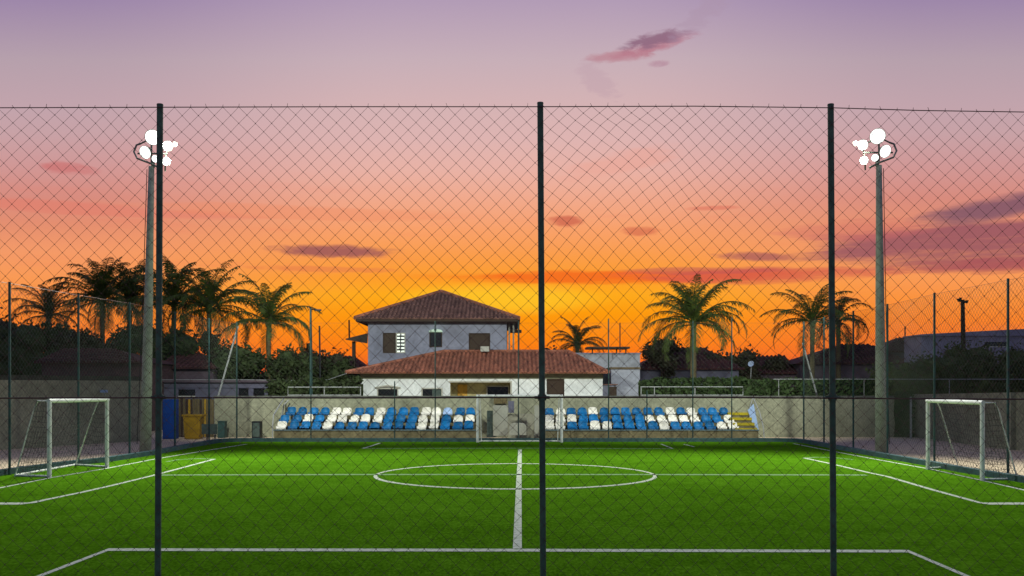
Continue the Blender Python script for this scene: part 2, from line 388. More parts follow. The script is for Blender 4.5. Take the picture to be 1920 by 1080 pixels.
tops = [Wp(-420,208,DN), Wp(0,204,DN), Wp(300,203,DN), Wp(660,202,DN), Wp(1013,202,DN), Wp(1300,201,DN), Wp(1557,204,DN), Wp(1720,209,DN), Wp(1920,212,DN), Wp(2240,214,DN)]
def topz(X):
    for a, b in zip(tops, tops[1:]):
        if X <= b.x: t = (X-a.x)/(b.x-a.x); return a.z + (b.z-a.z)*max(0, t)
    return tops[-1].z
yo = .036
MB().tube([t + Vector((0,-yo,0)) for t in tops], .0048, 6).build('top_wire', m_wire, NF)
MB().tube([Wp(x, y, DN)+Vector((0,-yo,0)) for x, y in ((-420,746),(0,746.5),(300,745.5),(650,746),(1013,745),(1300,745),(1557,746.5),(1800,748),(2240,750))], .0085, 6).build('middle_wire', m_wire, NF)
MB().tube([(-7.3,DN-yo,.04),(6.8,DN-yo,.04)], .006, 6).build('bottom_wire', m_wire, NF)
ax = -7.27; xm = .285
def warp(x, z, k):
    X = x + ax
    t = X - xm
    if 0 < t < 1.6:                       # the roll right of the middle post was tied up crooked
        w = max(0, 1 - abs(z-4.3)/1.5)*k*math.sin(min(t/1.6, 1)*math.pi)
        z += .10*w; x += .05*w*math.sin(z*3)
    return x, z
mb = MB(); chain_mesh(mb, (ax,DN-yo,0), (6.75,DN-yo,0), 5.14, .03, .158, .00155, .005, 4, 3, lambda x: topz(x+ax), True, warp)
mb.build('wire_mesh', m_wire, NF)

def fence(name_label, posts, zt, pitch, r, group='fences round the pitch', extra=None, rails=(1.0,), topr=.007, pr=.036, pm=None):
    o0 = posts[0]; root = thing('mesh_fence', (o0.x, o0.y, 0), name_label, 'fence', group)
    for p in posts:
        MB().tube([Vector((p.x,p.y,-.02)), Vector((p.x,p.y,p.z if p.z > 1 else zt))], .0001+pr, 8).build('post', pm or m_post2, root)
    q = [Vector((p.x, p.y, zt-.04)) for p in posts]
    MB().tube(q, topr, 5).build('top_wire', m_wire, root)
    for z in rails: MB().tube([Vector((p.x,p.y,z)) for p in posts], .008, 5).build('middle_wire', m_wire2, root)
    mb = MB()
    for a, b in zip(posts, posts[1:]): chain_mesh(mb, (a.x,a.y,0), (b.x,b.y,0), zt-.05, .05, pitch, r, .005, 3, 7)
    mb.build('wire_mesh', m_wire2, root)
    return root
def gp(px, base): g = G(px, base, 0.0); return Vector((g.x, g.y, 0))
lf = [gp(-420,950), gp(-180,915), gp(18,890.5), gp(147,871), gp(243,858), gp(328,843), gp(392,832), gp(444,824.5)]
for p in lf: p.z = 0
fence('tall mesh fence behind the left goal, running back to the corner', lf, 5.2, .16, .0030, rails=())
rf = [gp(2330,965), gp(2080,925), gp(1890,896), gp(1752,873), gp(1664,855), gp(1600,844), gp(1545,834), gp(1507,826.5)]
fence('tall mesh fence behind the right goal with weeds beyond it', rf, 5.2, .16, .0030, rails=(), topr=.004)
ff = [Vector(((x-CX)*42.62/F, 42.62, 0)) for x in (444, 583, 740, 816, 972, 1141, 1213, 1299, 1372, 1507)]
for p, h in zip(ff, (0,5.7,2.6,5.2,5.2,5.3,2.2,5.2,5.35,0)): p.z = h
fence('long mesh fence at the far end in front of the seats', ff, 5.15, .2, .0011, rails=(), topr=.003, pr=.027, pm=mat('dull green post paint', (.03,.06,.052), .6, .35, 4))

# ------------------------------------------------------------------ goals
def net_panel(mb, a, b, c, d, nu, nv, r, sag=.05, seed=0):
    """quad panel a-b-c-d hung with twine"""
    def P(u, v):
        p = (a.lerp(b, u)).lerp(d.lerp(c, u), v); n_ = noise.noise_vector(Vector((u*3+seed, v*3, seed)))
        return p + n_*sag + Vector((0,0,-sag*math.sin(math.pi*u)*math.sin(math.pi*v)))
    g = [[P(i/nu, j/nv) for j in range(nv+1)] for i in range(nu+1)]
    for i in range(nu+1): mb.tube(g[i], r, 3, False)
    for j in range(nv+1): mb.tube([g[i][j] for i in range(nu+1)], r, 3, False)
def goal(label, f0, f1, b0, b1, tb, H=2.02, r=.05, netm=None, nr=.0035, group=None, cells=.14):
    c = (f0+f1)/2; root = thing('goal', (c.x, c.y, 0), label, 'goal', 'goals on the pitch')
    up = Vector((0,0,H))
    for p in (f0, f1): MB().tube([p, p+up+Vector((0,0,0))], r, 12).build('post', m_white, root, smooth=False)
    e = (f1-f0).normalized()
    MB().tube([f0+up-e*r*.9, f1+up+e*r*.9], r*.98, 12).build('crossbar', m_white, root)
    fr_ = MB(); t0 = f0+up+(b0-f0).normalized()*tb; t1 = f1+up+(b1-f1).normalized()*tb
    for f, t, b in ((f0, t0, b0), (f1, t1, b1)):
        fr_.tube([f+up, t, t.lerp(b, .12)+(b-f).normalized()*.04, b], .019, 8)
        fr_.tube([f+Vector((0,0,.03)), b+Vector((0,0,.03))], .028, 8)
    fr_.tube([b0+Vector((0,0,.03)), b1+Vector((0,0,.03))], .03, 8)
    fr_.build('back_frame', m_white, root)
    mb = MB(); w = (f1-f0).length; nu = int(w/cells); nv = int((t0-b0).length/cells)
    net_panel(mb, t0, t1, b1, b0, nu, nv, nr, .10, 1); net_panel(mb, f0+up, f1+up, t1, t0, nu, max(2, int(tb/cells)), nr, .03, 2)
    for f, t, b, sd in ((f0, t0, b0, 4), (f1, t1, b1, 5)): net_panel(mb, f+up, t, b, f, max(3, int((f-b).length/cells)), nv, nr, .04, sd)
    mb.build('net', netm or m_net, root)
    return root
def g0(x, y): return G(x, y)
goal('white goal on the left sideline with a slack net', g0(92.5,895), g0(200.5,877), g0(28,893.5), g0(141,873), .35, H=2.0, r=.058, netm=m_netw, nr=.0042)
goal('white goal on the right sideline, its net hanging dark', g0(1842,901), g0(1740,880), g0(1908,900), g0(1797,877), .35, H=1.97, r=.058, netm=m_netw, nr=.0045)
fgD = 41.9; sG = F/fgD
a = Vector(((895.5-CX)/sG, fgD, 0)); b = Vector(((1053-CX)/sG, fgD, 0))
goal('white goal at the far end in front of the gap between the seat blocks', a, b, a+Vector((.15,.42,0)), b+Vector((-.15,.42,0)), .25, H=1.97, r=.06, netm=m_net, nr=.0022)

# ------------------------------------------------------------------ floodlight poles
m_lens = emit('lit lamp glass', (.93,1.0,.96,1), 2.4)
def light_mast(label, base_px, base_py, top_px, top_py, mirror):
    base = G(base_px, base_py); D = base.y; top = Wp(top_px, top_py, D)
    root = thing('floodlight_mast', base, label, 'floodlight', 'floodlight masts beside the pitch')
    pts = [base.lerp(top, t) for t in (0,.25,.5,.75,1)]
    MB().tube(pts, [.205,.18,.155,.125,.10], 20).build('pole', m_pole, root, smooth=True)
    # climbing cable on the outer side
    MB().tube([base+Vector((-mirror*.30,0,.3)), base.lerp(top,.5)+Vector((-mirror*.22,.02,0)), top+Vector((-mirror*.17,.02,-.1))], .014, 5).build('cable', m_dark, root)
    fr_ = MB(); s = D/F
    def L_(ox, oy, oz=0): return top + Vector((mirror*ox*s, oz, oy*s))
    # bent hoop that carries the lamps
    fr_.tube([L_(3,-2), L_(3,10)], .07, 8)
    fr_.tube([L_(22,-7,-.2), L_(4,2,-.3), L_(-22,12,-.25), L_(-31,26,-.1), L_(-28,40), L_(-22,44,.1)], .035, 8)
    fr_.tube([L_(22,-7,.2), L_(24,14,.1), L_(30,40,.1), L_(14,46,.1), L_(-10,50,.1), L_(-22,44,.1)], .03, 8)
    fr_.tube([L_(0,4), L_(0,60)], .035, 8); fr_.tube([L_(-26,24), L_(30,24)], .03, 8)
    fr_.build('lamp_frame', m_housing, root)
    for (ox, oy, rr, ax_, ay_) in ((-9,25,13,-.3,-.9),(5,53,15.5,.1,-1),(32,37,10.5,.6,-.8),(30,8,8.5,.5,-.85),(10,13,7.5,0,-1),(46,40,5,.95,-.3)):
        c = L_(ox, oy, -.12); r = rr*s*.88; dr = Vector((mirror*ax_, ay_, -.42)).normalized()
        u = dr.cross(Vector((0,0,1))).normalized(); v = u.cross(dr)
        hs = MB(); n = 18; bk = c - dr*r*.95
        rings = [(bk, .25), (bk+dr*r*.25, .7), (c-dr*.02, 1.03), (c+dr*.03, 1.08)]
        i0 = 0
        for (q, k) in rings:
            for j in range(n):
                an = 2*math.pi*j/n; hs.v.append(tuple(q+(u*math.cos(an)+v*math.sin(an))*r*k))
        for k in range(3):
            for j in range(n): a_ = k*n+j; b_ = k*n+(j+1) % n; hs.f.append((a_, b_, b_+n, a_+n))
        hs.f.append(tuple(range(n))[::-1])
        h_ = hs.build('lamp', m_housing, root)
        g_ = MB(); ctr = c + dr*r*.28
        g_.v = [tuple(c+dr*.02+(u*math.cos(2*math.pi*j/n)+v*math.sin(2*math.pi*j/n))*r) for j in range(n)] + \
               [tuple(c+dr*r*.2+(u*math.cos(2*math.pi*j/n)+v*math.sin(2*math.pi*j/n))*r*.7) for j in range(n)] + [tuple(ctr)]
        for j in range(n):
            j2 = (j+1) % n; g_.f += [(j, j2, n+j2, n+j), (n+j, n+j2, 2*n)]
        g_.build('lens', m_lens, h_, smooth=True)
    # the light itself
    for (tx, ty, tz, pw, ang, bl) in ((mirror*1, 11, 0, 8600, 152, .6), (mirror*-2, 62, 2.5, 10500, 98, .8)):
        ld = bpy.data.lights.new('lamp_light', 'SPOT'); ld.energy = pw; ld.spot_size = R(ang); ld.spot_blend = bl; ld.shadow_soft_size = .5; ld.color = (.95,1.0,.90)
        lo = bpy.data.objects.new('lamp_light', ld); C.objects.link(lo); p = top + Vector((mirror*1.2,-1.0,.8)); lo.parent = root; lo.location = p - base
        lo.rotation_euler = (Vector((tx,ty,tz)) - p).to_track_quat('-Z', 'Y').to_euler()
light_mast('concrete floodlight mast on the left, behind the near fence post', 272.5, 848, 284, 312, 1)
light_mast('concrete floodlight mast on the right, its lamps blazing clear of posts', 1652, 849, 1648, 310, -1)

# ------------------------------------------------------------------ boundary walls
def wall_seg(mb, a, b, h0, h1, th=.2):
    a = Vector(a); b = Vector(b); d = (b-a).normalized(); n_ = Vector((-d.y, d.x, 0))*th
    if n_.y < 0: n_ = -n_
    mb.hexa([a-Vector((0,0,.1)), b-Vector((0,0,.1)), b+n_-Vector((0,0,.1)), a+n_-Vector((0,0,.1))], [a+Vector((0,0,h0)), b+Vector((0,0,h1)), b+n_+Vector((0,0,h1)), a+n_+Vector((0,0,h0))])
WD = 46.4; sW = F/WD
def wx(px, D=WD): return (px-CX)*D/F
bw = thing('boundary_wall', (0, WD, 0), 'long stained grey wall behind the blue and white seats', 'wall', 'boundary walls')
mb = MB()
for (x0, x1) in ((402, 925), (925, 1450), (1450, 1716)): wall_seg(mb, (wx(x0)+(.004 if x0 > 402 else 0), WD, 0), (wx(x1), WD, 0), 1.86, 1.86)
mb.build('wall', m_wall, bw)
mb = MB(); mb.box(wx(402), wx(1716), WD-.05, WD+.25, 1.862, 1.93); mb.build('coping', mat('grey coping', (.12,.12,.10), .9, .3, 4), bw)
lw = thing('boundary_wall', G(265,826.5), 'high khaki wall on the left behind the left goal', 'wall', 'boundary walls')
A_ = [G(-500,884), G(-100,850.5), G(0,843), G(130,834.5), G(265,826.5)]
mb = MB(); 
for a, b in zip(A_, A_[1:]): wall_seg(mb, a, b, 2.62, 2.62)
mb.build('wall', m_wall, lw)
mb = MB()
for a, b in zip(A_, A_[1:]):
    up = Vector((0,0,2.63)); wall_seg(mb, a+up+Vector((0,.03,0)), b+up+Vector((0,.03,0)), .18, .18, .12)
mb.build('coping', mat('dark mossy coping', (.06,.06,.045), .95, .4, 3), lw)
rw = thing('boundary_wall', G(1716,822), 'stained wall on the right behind the right goal and weeds', 'wall', 'boundary walls')
B_ = [Vector((wx(1720), WD+.1, 0)), G(1905,843), G(2100,862), G(2500,905)]
mb = MB(); wall_seg(mb, B_[0], B_[1], 2.0, 2.15)
for a, b in zip(B_[1:], B_[2:]): wall_seg(mb, a, b, 2.15, 2.15)
mb.build('wall', m_wall, rw)
MB().tube([G(1708,822), G(1708,822)+Vector((0,0,1.9))], .05, 8).build('drain_pipe', m_steel, rw)

# ------------------------------------------------------------------ seat blocks
TD0, TW, TH = 44.0, .74, .315
def tierz(i): return .40 + TH*i
def stand(label, x0, x1):
    root = thing('terrace', ((x0+x1)/2, TD0, 0), label, 'terrace', 'seat terraces')
    for i in range(3):
        mb = MB(); y0 = TD0+TW*i
        mb.box(x0+.25*i*(1 if x0 < -5 else 0), x1-.25*i*(1 if x1 > 5 else 0), y0, y0+TW-.003 if i < 2 else WD-.01, -.05, tierz(i))
        mb.build('step', m_tier, root)
    MB().box(x0-.03, x1+.03, TD0-.035, TD0+.06, tierz(0)+.001, tierz(0)+.05).build('edge_beam', mat('edge beam', (.10,.15,.16), .7, .2, 5) , root)
    k = 0; x = x0+1.2
    while x < x1-.5: MB().box(x, x+.12, TD0-.03, TD0-.003, 0, tierz(0)-.004).build('buttress', m_tier, root); x += 2.6
    return root
XL0, XL1 = (514-CX)*TD0/F, (892-CX)*TD0/F
XR0, XR1 = (1020-CX)*TD0/F, (1422-CX)*TD0/F
stand('stepped concrete terrace left of the far goal', XL0, XL1)
stand('stepped concrete terrace right of the far goal with yellow stairs', XR0, XR1)

def seat_mesh(name, m, variant):
    prof = [(0.0,-.01,.185),(0.0,.085,.215),(.05,.105,.222),(.18,.085,.215),(.29,.075,.205),(.345,.10,.20),(.375,.17,.205),(.40,.26,.205 if variant else .20),(.415,.33,.19 if variant else .165),(.42,.368,.165 if variant else .115)]
    nx = 8; v = []; f = []
    for side in (0, 1):
        for (y, z, w) in prof:
            for i in range(nx+1):
                u = i/nx*2-1; curl = abs(u)**3
                yy = y - (curl*.07 if y > .3 else 0); zz = z + (curl*.05 if y < .33 and y > .01 else -curl*.02)
                v.append((u*w, yy + (.022 if side and z > .09 else 0), zz - (.02 if side and z <= .11 else 0)))
    nr = len(prof); off = nr*(nx+1)
    for j in range(nr-1):
        for i in range(nx):
            a = j*(nx+1)+i; q = (a, a+1, a+nx+2, a+nx+1); f.append(q); f.append(tuple(off+t for t in q[::-1]))
    edge = [i for i in range(nx+1)] + [j*(nx+1)+nx for j in range(1, nr)] + [(nr-1)*(nx+1)+i for i in range(nx-1, -1, -1)] + [j*(nx+1) for j in range(nr-2, 0, -1)]
    for a, b in zip(edge, edge[1:]+edge[:1]): f.append((b, a, off+a, off+b))
    me = bpy.data.meshes.new(name); me.from_pydata(v, [], f); me.update(); me.materials.append(m)
    me.polygons.foreach_set('use_smooth', [True]*len(me.polygons)); return me
SM = {'B': [seat_mesh('seat', m_blue, k) for k in (0,1)], 'W': [seat_mesh('seat', m_seatw, k) for k in (0,1)], 'L': [seat_mesh('seat', m_seatl, 0)]*2}
ORD = ['first','second','third','fourth','fifth','sixth','seventh','eighth','ninth','tenth','eleventh','twelfth','thirteenth','fourteenth','fifteenth','sixteenth','seventeenth','eighteenth']
CN = {'B': 'blue', 'W': 'white', 'L': 'pale blue'}
random.seed(5)
seat_proto = {}
blocks = [('left', [
    (0, [527.0+22.0*k for k in range(17)], 'WBBBWBBBBBBBWWBBB'),
    (1, [533.5+21.7*k for k in range(17)], 'BBWBWWWWWBBBWWBWW'),
    (2, [545.0+21.1*k for k in range(17)], 'BBBBWWBBWBBBWWLBB')]),
  ('right', [
    (0, [1030.0+21.6*k for k in range(17)], 'WWBBWWBBBBWBBBBWW'),
    (1, [1030.0+21.1*k for k in range(17)], 'WWWBBBBBBWWWWWBBW'),
    (2, [1030.0+20.6*k for k in range(17)], 'BWBBWBBBBBBWBWBBB')])]
ROWN = ['front', 'middle', 'top']
for side_, rows in blocks:
    for (ri, xs, cols) in rows:
        for k, (px, ch) in enumerate(zip(xs, cols)):
            y = TD0 + .14 + TW*ri; X = (px-CX)*(y+.1)/F
            var = random.randrange(2); key = (ch, var)
            if key not in seat_proto:
                o = bpy.data.objects.new('stadium_seat', SM[ch][var]); seat_proto[key] = o
            else: o = seat_proto[key].copy()
            C.objects.link(o)
            o.location = (X + random.uniform(-.02,.02), y + random.uniform(-.02,.02), tierz(ri)+(.055 if ri == 0 else .012)); o.rotation_euler = (random.uniform(-.03,.05), 0, random.uniform(-.08,.08))
            o.scale = (random.uniform(.96,1.04), 1, random.uniform(.9,1.0))
            tag(o, '%s plastic seat, %s from the left in the %s row of the %s block' % (CN[ch], ORD[k], ROWN[ri], side_), 'seat', 'seats on the %s terrace' % side_)
# yellow edged stairs at the right end
st = thing('stairs', (wx(1400,44.5), 44.6, 0), 'short concrete stairs with yellow painted treads beside the last seats', 'stairs')
for i in range(4):
    z = .46+.22*i; y0 = 44.05+.48*i; xc = wx(1399-5*i, y0)
    s_ = MB().box(xc-.48, xc+.50, y0, WD-.015, z-.215, z).build('step', m_tier, st)
    MB().box(xc-.48, xc+.50, y0-.02, y0+.2, z-.07, z+.05).build('nosing', m_stepy, s_)
# the opening between the blocks
en = thing('stairway', (wx(956,45), 45.4, 0), 'pale concrete stairway block seen through the far goal net', 'stairway')
m_pale = mat('pale washed concrete', (.36,.36,.30), .9, .2, 4, .3, 12, stain=(.16,.16,.12), st_amt=.7, st_scale=2)
for (x0, x1, yt, yb, D, nm, mm) in ((925,952,760,817,44.6,'panel',m_pale),(1002,1016,760,820,44.7,'panel',m_pale),(952,1001,776,822,45.5,'back_panel',m_conc),(913,924,770,820,44.9,'post',m_board),(953,964,752,774,45.3,'box',m_farb),(926,951,741,757,46.2,'niche',m_plank)):
    s_ = F/D; MB().box((x0-CX)/s_, (x1-CX)/s_, D, D+.15, max(-.02, CH-(yb-HY)/s_), CH-(yt-HY)/s_).build(nm, mm, en)
s_ = F/44.2; mb = MB(); n = 16; cx_, w_ = (971-CX)/s_, 16/s_
zb = .2; arc = [(cx_-w_, zb)] + [(cx_ - w_*math.cos(math.pi*k/n)**1 if False else cx_ - w_*math.copysign(abs(math.cos(math.pi*k/n))**.6, math.cos(math.pi*k/n)), .48 + .26*abs(math.sin(math.pi*k/n))**.6) for k in range(n+1)] + [(cx_+w_, zb)]
m_ = len(arc); mb.v = [(x, 44.2, z) for x, z in arc] + [(x, 44.4, z) for x, z in arc]
mb.f = [tuple(range(m_)), tuple(range(2*m_-1, m_-1, -1))] + [(k, m_+k, m_+(k+1) % m_, (k+1) % m_) for k in range(m_)]
tag(mb.build('block', m_pale, None, (cx_, 44.3, 0)), 'rounded pale concrete block in the middle of the far goal opening', 'block')

# rails
def rails(label, segs, r=.022, grp='white pipe railings'):
    a = segs[0][0]; root = thing('railing', (a.x, a.y, 0), label, 'railing', grp)
    for s in segs: MB().tube(s, r, 8).build('bar', m_rail, root)
    return root
RD = 47.2
def rp(x, y, D=RD): return Wp(x, y, D)
rails('white pipe railing on top of the wall left of the house', [[rp(540,742), rp(540,726), rp(677,726)], [rp(540,741), rp(677,741)], [rp(608,726), rp(608,741)], [rp(676,726), rp(676,741)]])
rails('white pipe railing on top of the wall right of the house', [[rp(1201,725.5), rp(1393,725.5), rp(1393,741)], [rp(1201,741), rp(1393,741)], [rp(1227,726), rp(1227,741)], [rp(1303,726), rp(1303,741)], [rp(1202,726), rp(1202,741)]])
def q(x, y, D): return Wp(x, y, D)
rails('bent white handrail at the left end of the seats', [[q(533,746,46.2), q(523,762,45.4), q(513,778,44.2), q(511,800,44.0), q(511,823,44.0)], [q(541,750,46.2), q(532,760,46.1), q(529,778,46.0), q(529,819,46.0)]], .03)
rails('triangular white handrail beside the yellow stairs', [[q(1412,745,46.2), q(1424,772,45.2), q(1431,800,44.1), q(1433,822,44.0)], [q(1412,745,46.2), q(1404,770,46.1), q(1402,800,46.0)]], .025)
mb = MB(); mb.hexa([q(1409,790,45.0), q(1423,807,44.4), q(1423,807,44.45), q(1409,790,45.05)], [q(1402,769,45.6), q(1413,757,45.6), q(1413,757,45.65), q(1402,769,45.65)])
tag(mb.build('banner', m_seatl, None, tuple(q(1412,790,45))), 'faded light blue cloth hung on the handrail by the yellow stairs', 'cloth')

# ------------------------------------------------------------------ things by the left wall
def pbox(mb, x0, x1, yt, yb, D, depth): 
    s_ = F/D; return mb.box((x0-CX)/s_, (x1-CX)/s_, D, D+depth, max(0.0, CH-(yb-HY)/s_), CH-(yt-HY)/s_)
r_ = thing('cabinet', (wx(317,44.6), 44.6, 0), 'tall bright blue cabinet standing against the back fence on the left', 'cabinet')
pbox(MB(), 305, 328, 749, 826, 44.6, .5).build('body', m_pblue, r_); pbox(MB(), 306.5, 326.5, 752, 776, 44.585, .012).build('door', m_pblue, r_); pbox(MB(), 306.5, 326.5, 779, 821, 44.585, .012).build('door', m_pblue, r_)
r_ = thing('bin', (wx(362,44.4), 44.4, 0), 'ochre yellow bin with a wider lid in front of planks', 'bin')
s_ = F/44.4; xa, xb = (344-CX)/s_, (376-CX)/s_
MB().hexa([(xa+.06,44.4,.02),(xb-.06,44.4,.02),(xb-.06,44.9,.02),(xa+.06,44.9,.02)], [(xa,44.35,1.02),(xb,44.35,1.02),(xb,44.95,1.02),(xa,44.95,1.02)]).build('body', m_yel, r_)
MB().box(xa-.06, xb+.1, 44.32, 44.98, 1.024, 1.11).build('lid', m_yel, r_)
r_ = thing('plank_fence', (wx(365,46.2), 46.2, 0), 'upright brown and yellow planks behind the yellow bin', 'fence')
random.seed(8); x = 331
while x < 401:
    w = random.uniform(3.5,6); pbox(MB(), x, min(x+w, 401.5)-.6, 747+random.uniform(-1,2), 824, 46.2+random.uniform(0,.04), .03).build('plank', random.choice([m_plank, m_plank, m_yel, m_wood]), r_); x += w
pbox(MB(), 331, 401, 765, 768, 46.27, .05).build('crosspiece', m_plank, r_)
r_ = thing('sign_board', (wx(392,43.6), 43.6, 0), 'small grey green board on two legs beside the yellow bin', 'sign')
pbox(MB(), 378, 407, 795, 814, 43.6, .04).build('board', m_board, r_)
for px in (388, 403): pbox(MB(), px-1, px+1, 813, 828, 43.66, .04).build('leg', m_dark, r_)
r_ = thing('crate', (wx(414,45.6), 45.6, 0), 'dark green locker between the board and the bare wall', 'locker')
pbox(MB(), 408, 421, 791, 826, 45.6, .4).build('body', m_post2, r_); pbox(MB(), 407, 422, 789.5, 790.6, 45.57, .46).build('lid', m_post2, r_)
r_ = thing('speaker', (wx(480,45.2), 45.2, 0), 'black box standing against the wall left of the seats', 'box')
pbox(MB(), 472, 488, 790, 826, 45.2, .4).build('body', m_dark, r_); pbox(MB(), 473.5, 486.5, 793, 819, 45.185, .012).build('front_panel', m_board, r_)
r_ = thing('wall_lamp', G(196,831)+Vector((0,-.1,0)), 'small white lamp box on the left wall above the goal', 'lamp')
o_ = G(196,831); D = o_.y; s_ = F/D
MB().box((191-CX)/s_, (203-CX)/s_, D-.2, D-.05, CH-(736-HY)/s_, CH-(731-HY)/s_).build('housing', m_seatl, r_)
MB().bar(((197-CX)/s_, D-.02, CH-(742-HY)/s_), ((197-CX)/s_, D-.1, CH-(735-HY)/s_), .05).build('bracket', m_steel, r_)

# ------------------------------------------------------------------ house
HS = thing('house', (-4.4, 60, 0), 'two storey house with red tiled roofs and pale walls behind the far wall', 'house', 'houses beyond the far wall')
def tile_plane(E0, E1, R0, R1, m, parent, name='roof', pitch=.24, r=.075, th=.05):
    E0, E1, R0, R1 = map(Vector, (E0, E1, R0, R1)); e = (E1-E0); L_ = e.length; e /= L_
    g = (R0-E0) - e*((R0-E0).dot(e)); x0 = (R0-E0).dot(e); x1 = (R1-E0).dot(e); nrm = e.cross(g).normalized()
    if nrm.z < 0: nrm = -nrm
    mb = MB(); dn = -nrm*th
    mb.hexa([E0+dn, E1+dn, R1+dn, R0+dn] if (R1-R0).length > .01 else [E0+dn, E1+dn, R0+dn+e*.01, R0+dn], [E0, E1, R1, R0] if (R1-R0).length > .01 else [E0, E1, R0+e*.01, R0])
    x = pitch/2; G_ = g.length; gd = g/G_
    while x < L_:
        t = x/x0 if x < x0 else ((L_-x)/(L_-x1) if x > x1 else 1); t = max(.02, min(1, t)); ln = G_*t; a = E0+e*x-gd*.05
        k = 0; p = 0.0
        while p < ln:                                # overlapping barrel tiles, course by course
            q_ = min(p+.42, ln+.05); i0 = len(mb.v); n = 4
            jx = random.uniform(-.012,.012)
            for (s_, rr, up) in ((p, r*1.08, .028), (q_, r*.86, .0)):
                for j in range(n+1):
                    an = math.pi*j/n; mb.v.append(tuple(a + e*(math.cos(an)*rr+jx) + gd*s_ + nrm*(math.sin(an)*rr+up)))
            for j in range(n): mb.f.append((i0+j, i0+j+1, i0+n+2+j, i0+n+1+j))
            mb.f.append(tuple(i0+j for j in range(n+1))); p += .36
        x += pitch
    return mb.build(name, m, parent)
def ridge(a, b, m, parent, r=.12): return MB().tube([Vector(a)+Vector((0,0,.03)), Vector(b)+Vector((0,0,.03))], r, 7).build('ridge_tiles', m, parent)
def wall_open(mb, x0, x1, z0, z1, y, th, ops):
    xs = sorted({x0, x1} | {v for o in ops for v in o[:2]}); zs = sorted({z0, z1} | {v for o in ops for v in o[2:4]})
    for a, b in zip(xs, xs[1:]):
        for c, d in zip(zs, zs[1:]):
            mx_, mz_ = (a+b)/2, (c+d)/2
            if any(o[0] < mx_ < o[1] and o[2] < mz_ < o[3] for o in ops): continue
            mb.box(a, b, y, y+th, c, d)
# upper storey
UD = 58.7; us = F/UD
def ux(p): return (p-CX)/us
def uz(p): return CH-(p-HY)/us
ops = [(ux(718), ux(760), uz(662), uz(624)), (ux(805), ux(829), uz(651), uz(622)), (ux(879), ux(919), uz(659.5), uz(624.5))]
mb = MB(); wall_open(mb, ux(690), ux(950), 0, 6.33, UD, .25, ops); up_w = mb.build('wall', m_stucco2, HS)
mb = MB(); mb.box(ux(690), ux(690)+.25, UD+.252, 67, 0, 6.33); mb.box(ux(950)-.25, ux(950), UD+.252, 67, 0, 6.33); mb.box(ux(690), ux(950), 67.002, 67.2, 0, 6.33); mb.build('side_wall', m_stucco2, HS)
E0 = Vector(((665-CX)*57.95/F, 57.95, 6.36)); E1 = Vector(((973-CX)*57.95/F, 57.95, 6.36)); YB = 68.0
AP = Vector(((828-CX)*63/F, 63, CH+(HY-547)*63/F))
B0 = Vector((E0.x, YB, 6.36)); B1 = Vector((E1.x, YB, 6.36))
random.seed(2)
tile_plane(E0, E1, AP, AP, m_tile2, HS); tile_plane(E1, B1, AP, AP, m_tile2, HS); tile_plane(B0, E0, AP, AP, m_tile2, HS); tile_plane(B1, B0, AP, AP, m_tile2, HS)
ridge(E0, AP, m_tile, HS); ridge(E1, AP, m_tile, HS)
MB().box(E0.x+.05, E1.x-.05, 58.0, 67.9, 6.18, 6.30).build('eaves', m_wood, HS)
def window(x0, x1, z0, z1, y, panes=(m_glass,), fr=.05, lat=False, arch=False, frame_m=None):
    f_ = MB(); yy = y-.02
    f_.box(x0, x1, yy, y+.1, z0, z0+fr); f_.box(x0, x1, yy, y+.1, z1-fr, z1); f_.box(x0, x0+fr, yy, y+.1, z0+fr, z1-fr); f_.box(x1-fr, x1, yy, y+.1, z0+fr, z1-fr)
    fo = f_.build('window', frame_m or m_frame, HS); n = len(panes)
    for k, pm in enumerate(panes):
        a = x0+fr+(x1-x0-2*fr)*k/n; b = x0+fr+(x1-x0-2*fr)*(k+1)/n
        MB().box(a+.004, b-.004, y+.05+.01*k, y+.09, z0+fr, z1-fr).build('pane', pm, fo)
    return fo
m_lit = emit('lit curtain', (.85,1,.8,1), .8)
w1 = window(ops[0][0], ux(742), ops[0][2], ops[0][3], UD, (m_wood,), .05, frame_m=m_wood)
w2 = window(ux(742.3), ops[0][1], ops[0][2], ops[0][3], UD, (m_lit,), .06)
mb = MB(); xa, xb = ux(742.3)+.06, ops[0][1]-.06
for k in range(1, 6): z = ops[0][2]+(ops[0][3]-ops[0][2])*k/6; mb.box(xa, xb, UD-.01, UD+.04, z-.045, z+.045)
mb.box((xa+xb)/2-.03, (xa+xb)/2+.03, UD-.012, UD+.045, ops[0][2], ops[0][3]); mb.build('lattice', m_dark, w2)
window(*ops[1], UD, (m_glass, m_glass), .05, frame_m=m_wood)
# arched canopy and lamp above the small window; lamplight added as canopy glow
mb = MB(); xc, zc = ux(817), uz(623); n = 12; rr = .40
mb.v = [(xc+rr*math.cos(math.pi*k/n), UD-.30*math.sin(math.pi*k/n)**.5, zc+.14*math.sin(math.pi*k/n)) for k in range(n+1)] + [(xc+rr*math.cos(math.pi*k/n), UD-.01, zc+.05+.14*math.sin(math.pi*k/n)) for k in range(n+1)]
mb.f = [(k, k+1, n+2+k, n+1+k) for k in range(n)] + [tuple(range(n+1))]; ca = mb.build('canopy', emit('glowing canopy', (.6,1,.7,1), .45), HS)
MB().tube([(xc,UD-.33,zc+.08),(xc,UD-.33,zc+.2)], .07, 8).build('lamp', m_dark, ca)
window(*ops[2], UD, (m_wood,), .05, frame_m=m_wood)
ac = pbox(MB(), 901, 917, 649.5, 659, 57.9, .4).build('air_conditioner', m_frame, HS)
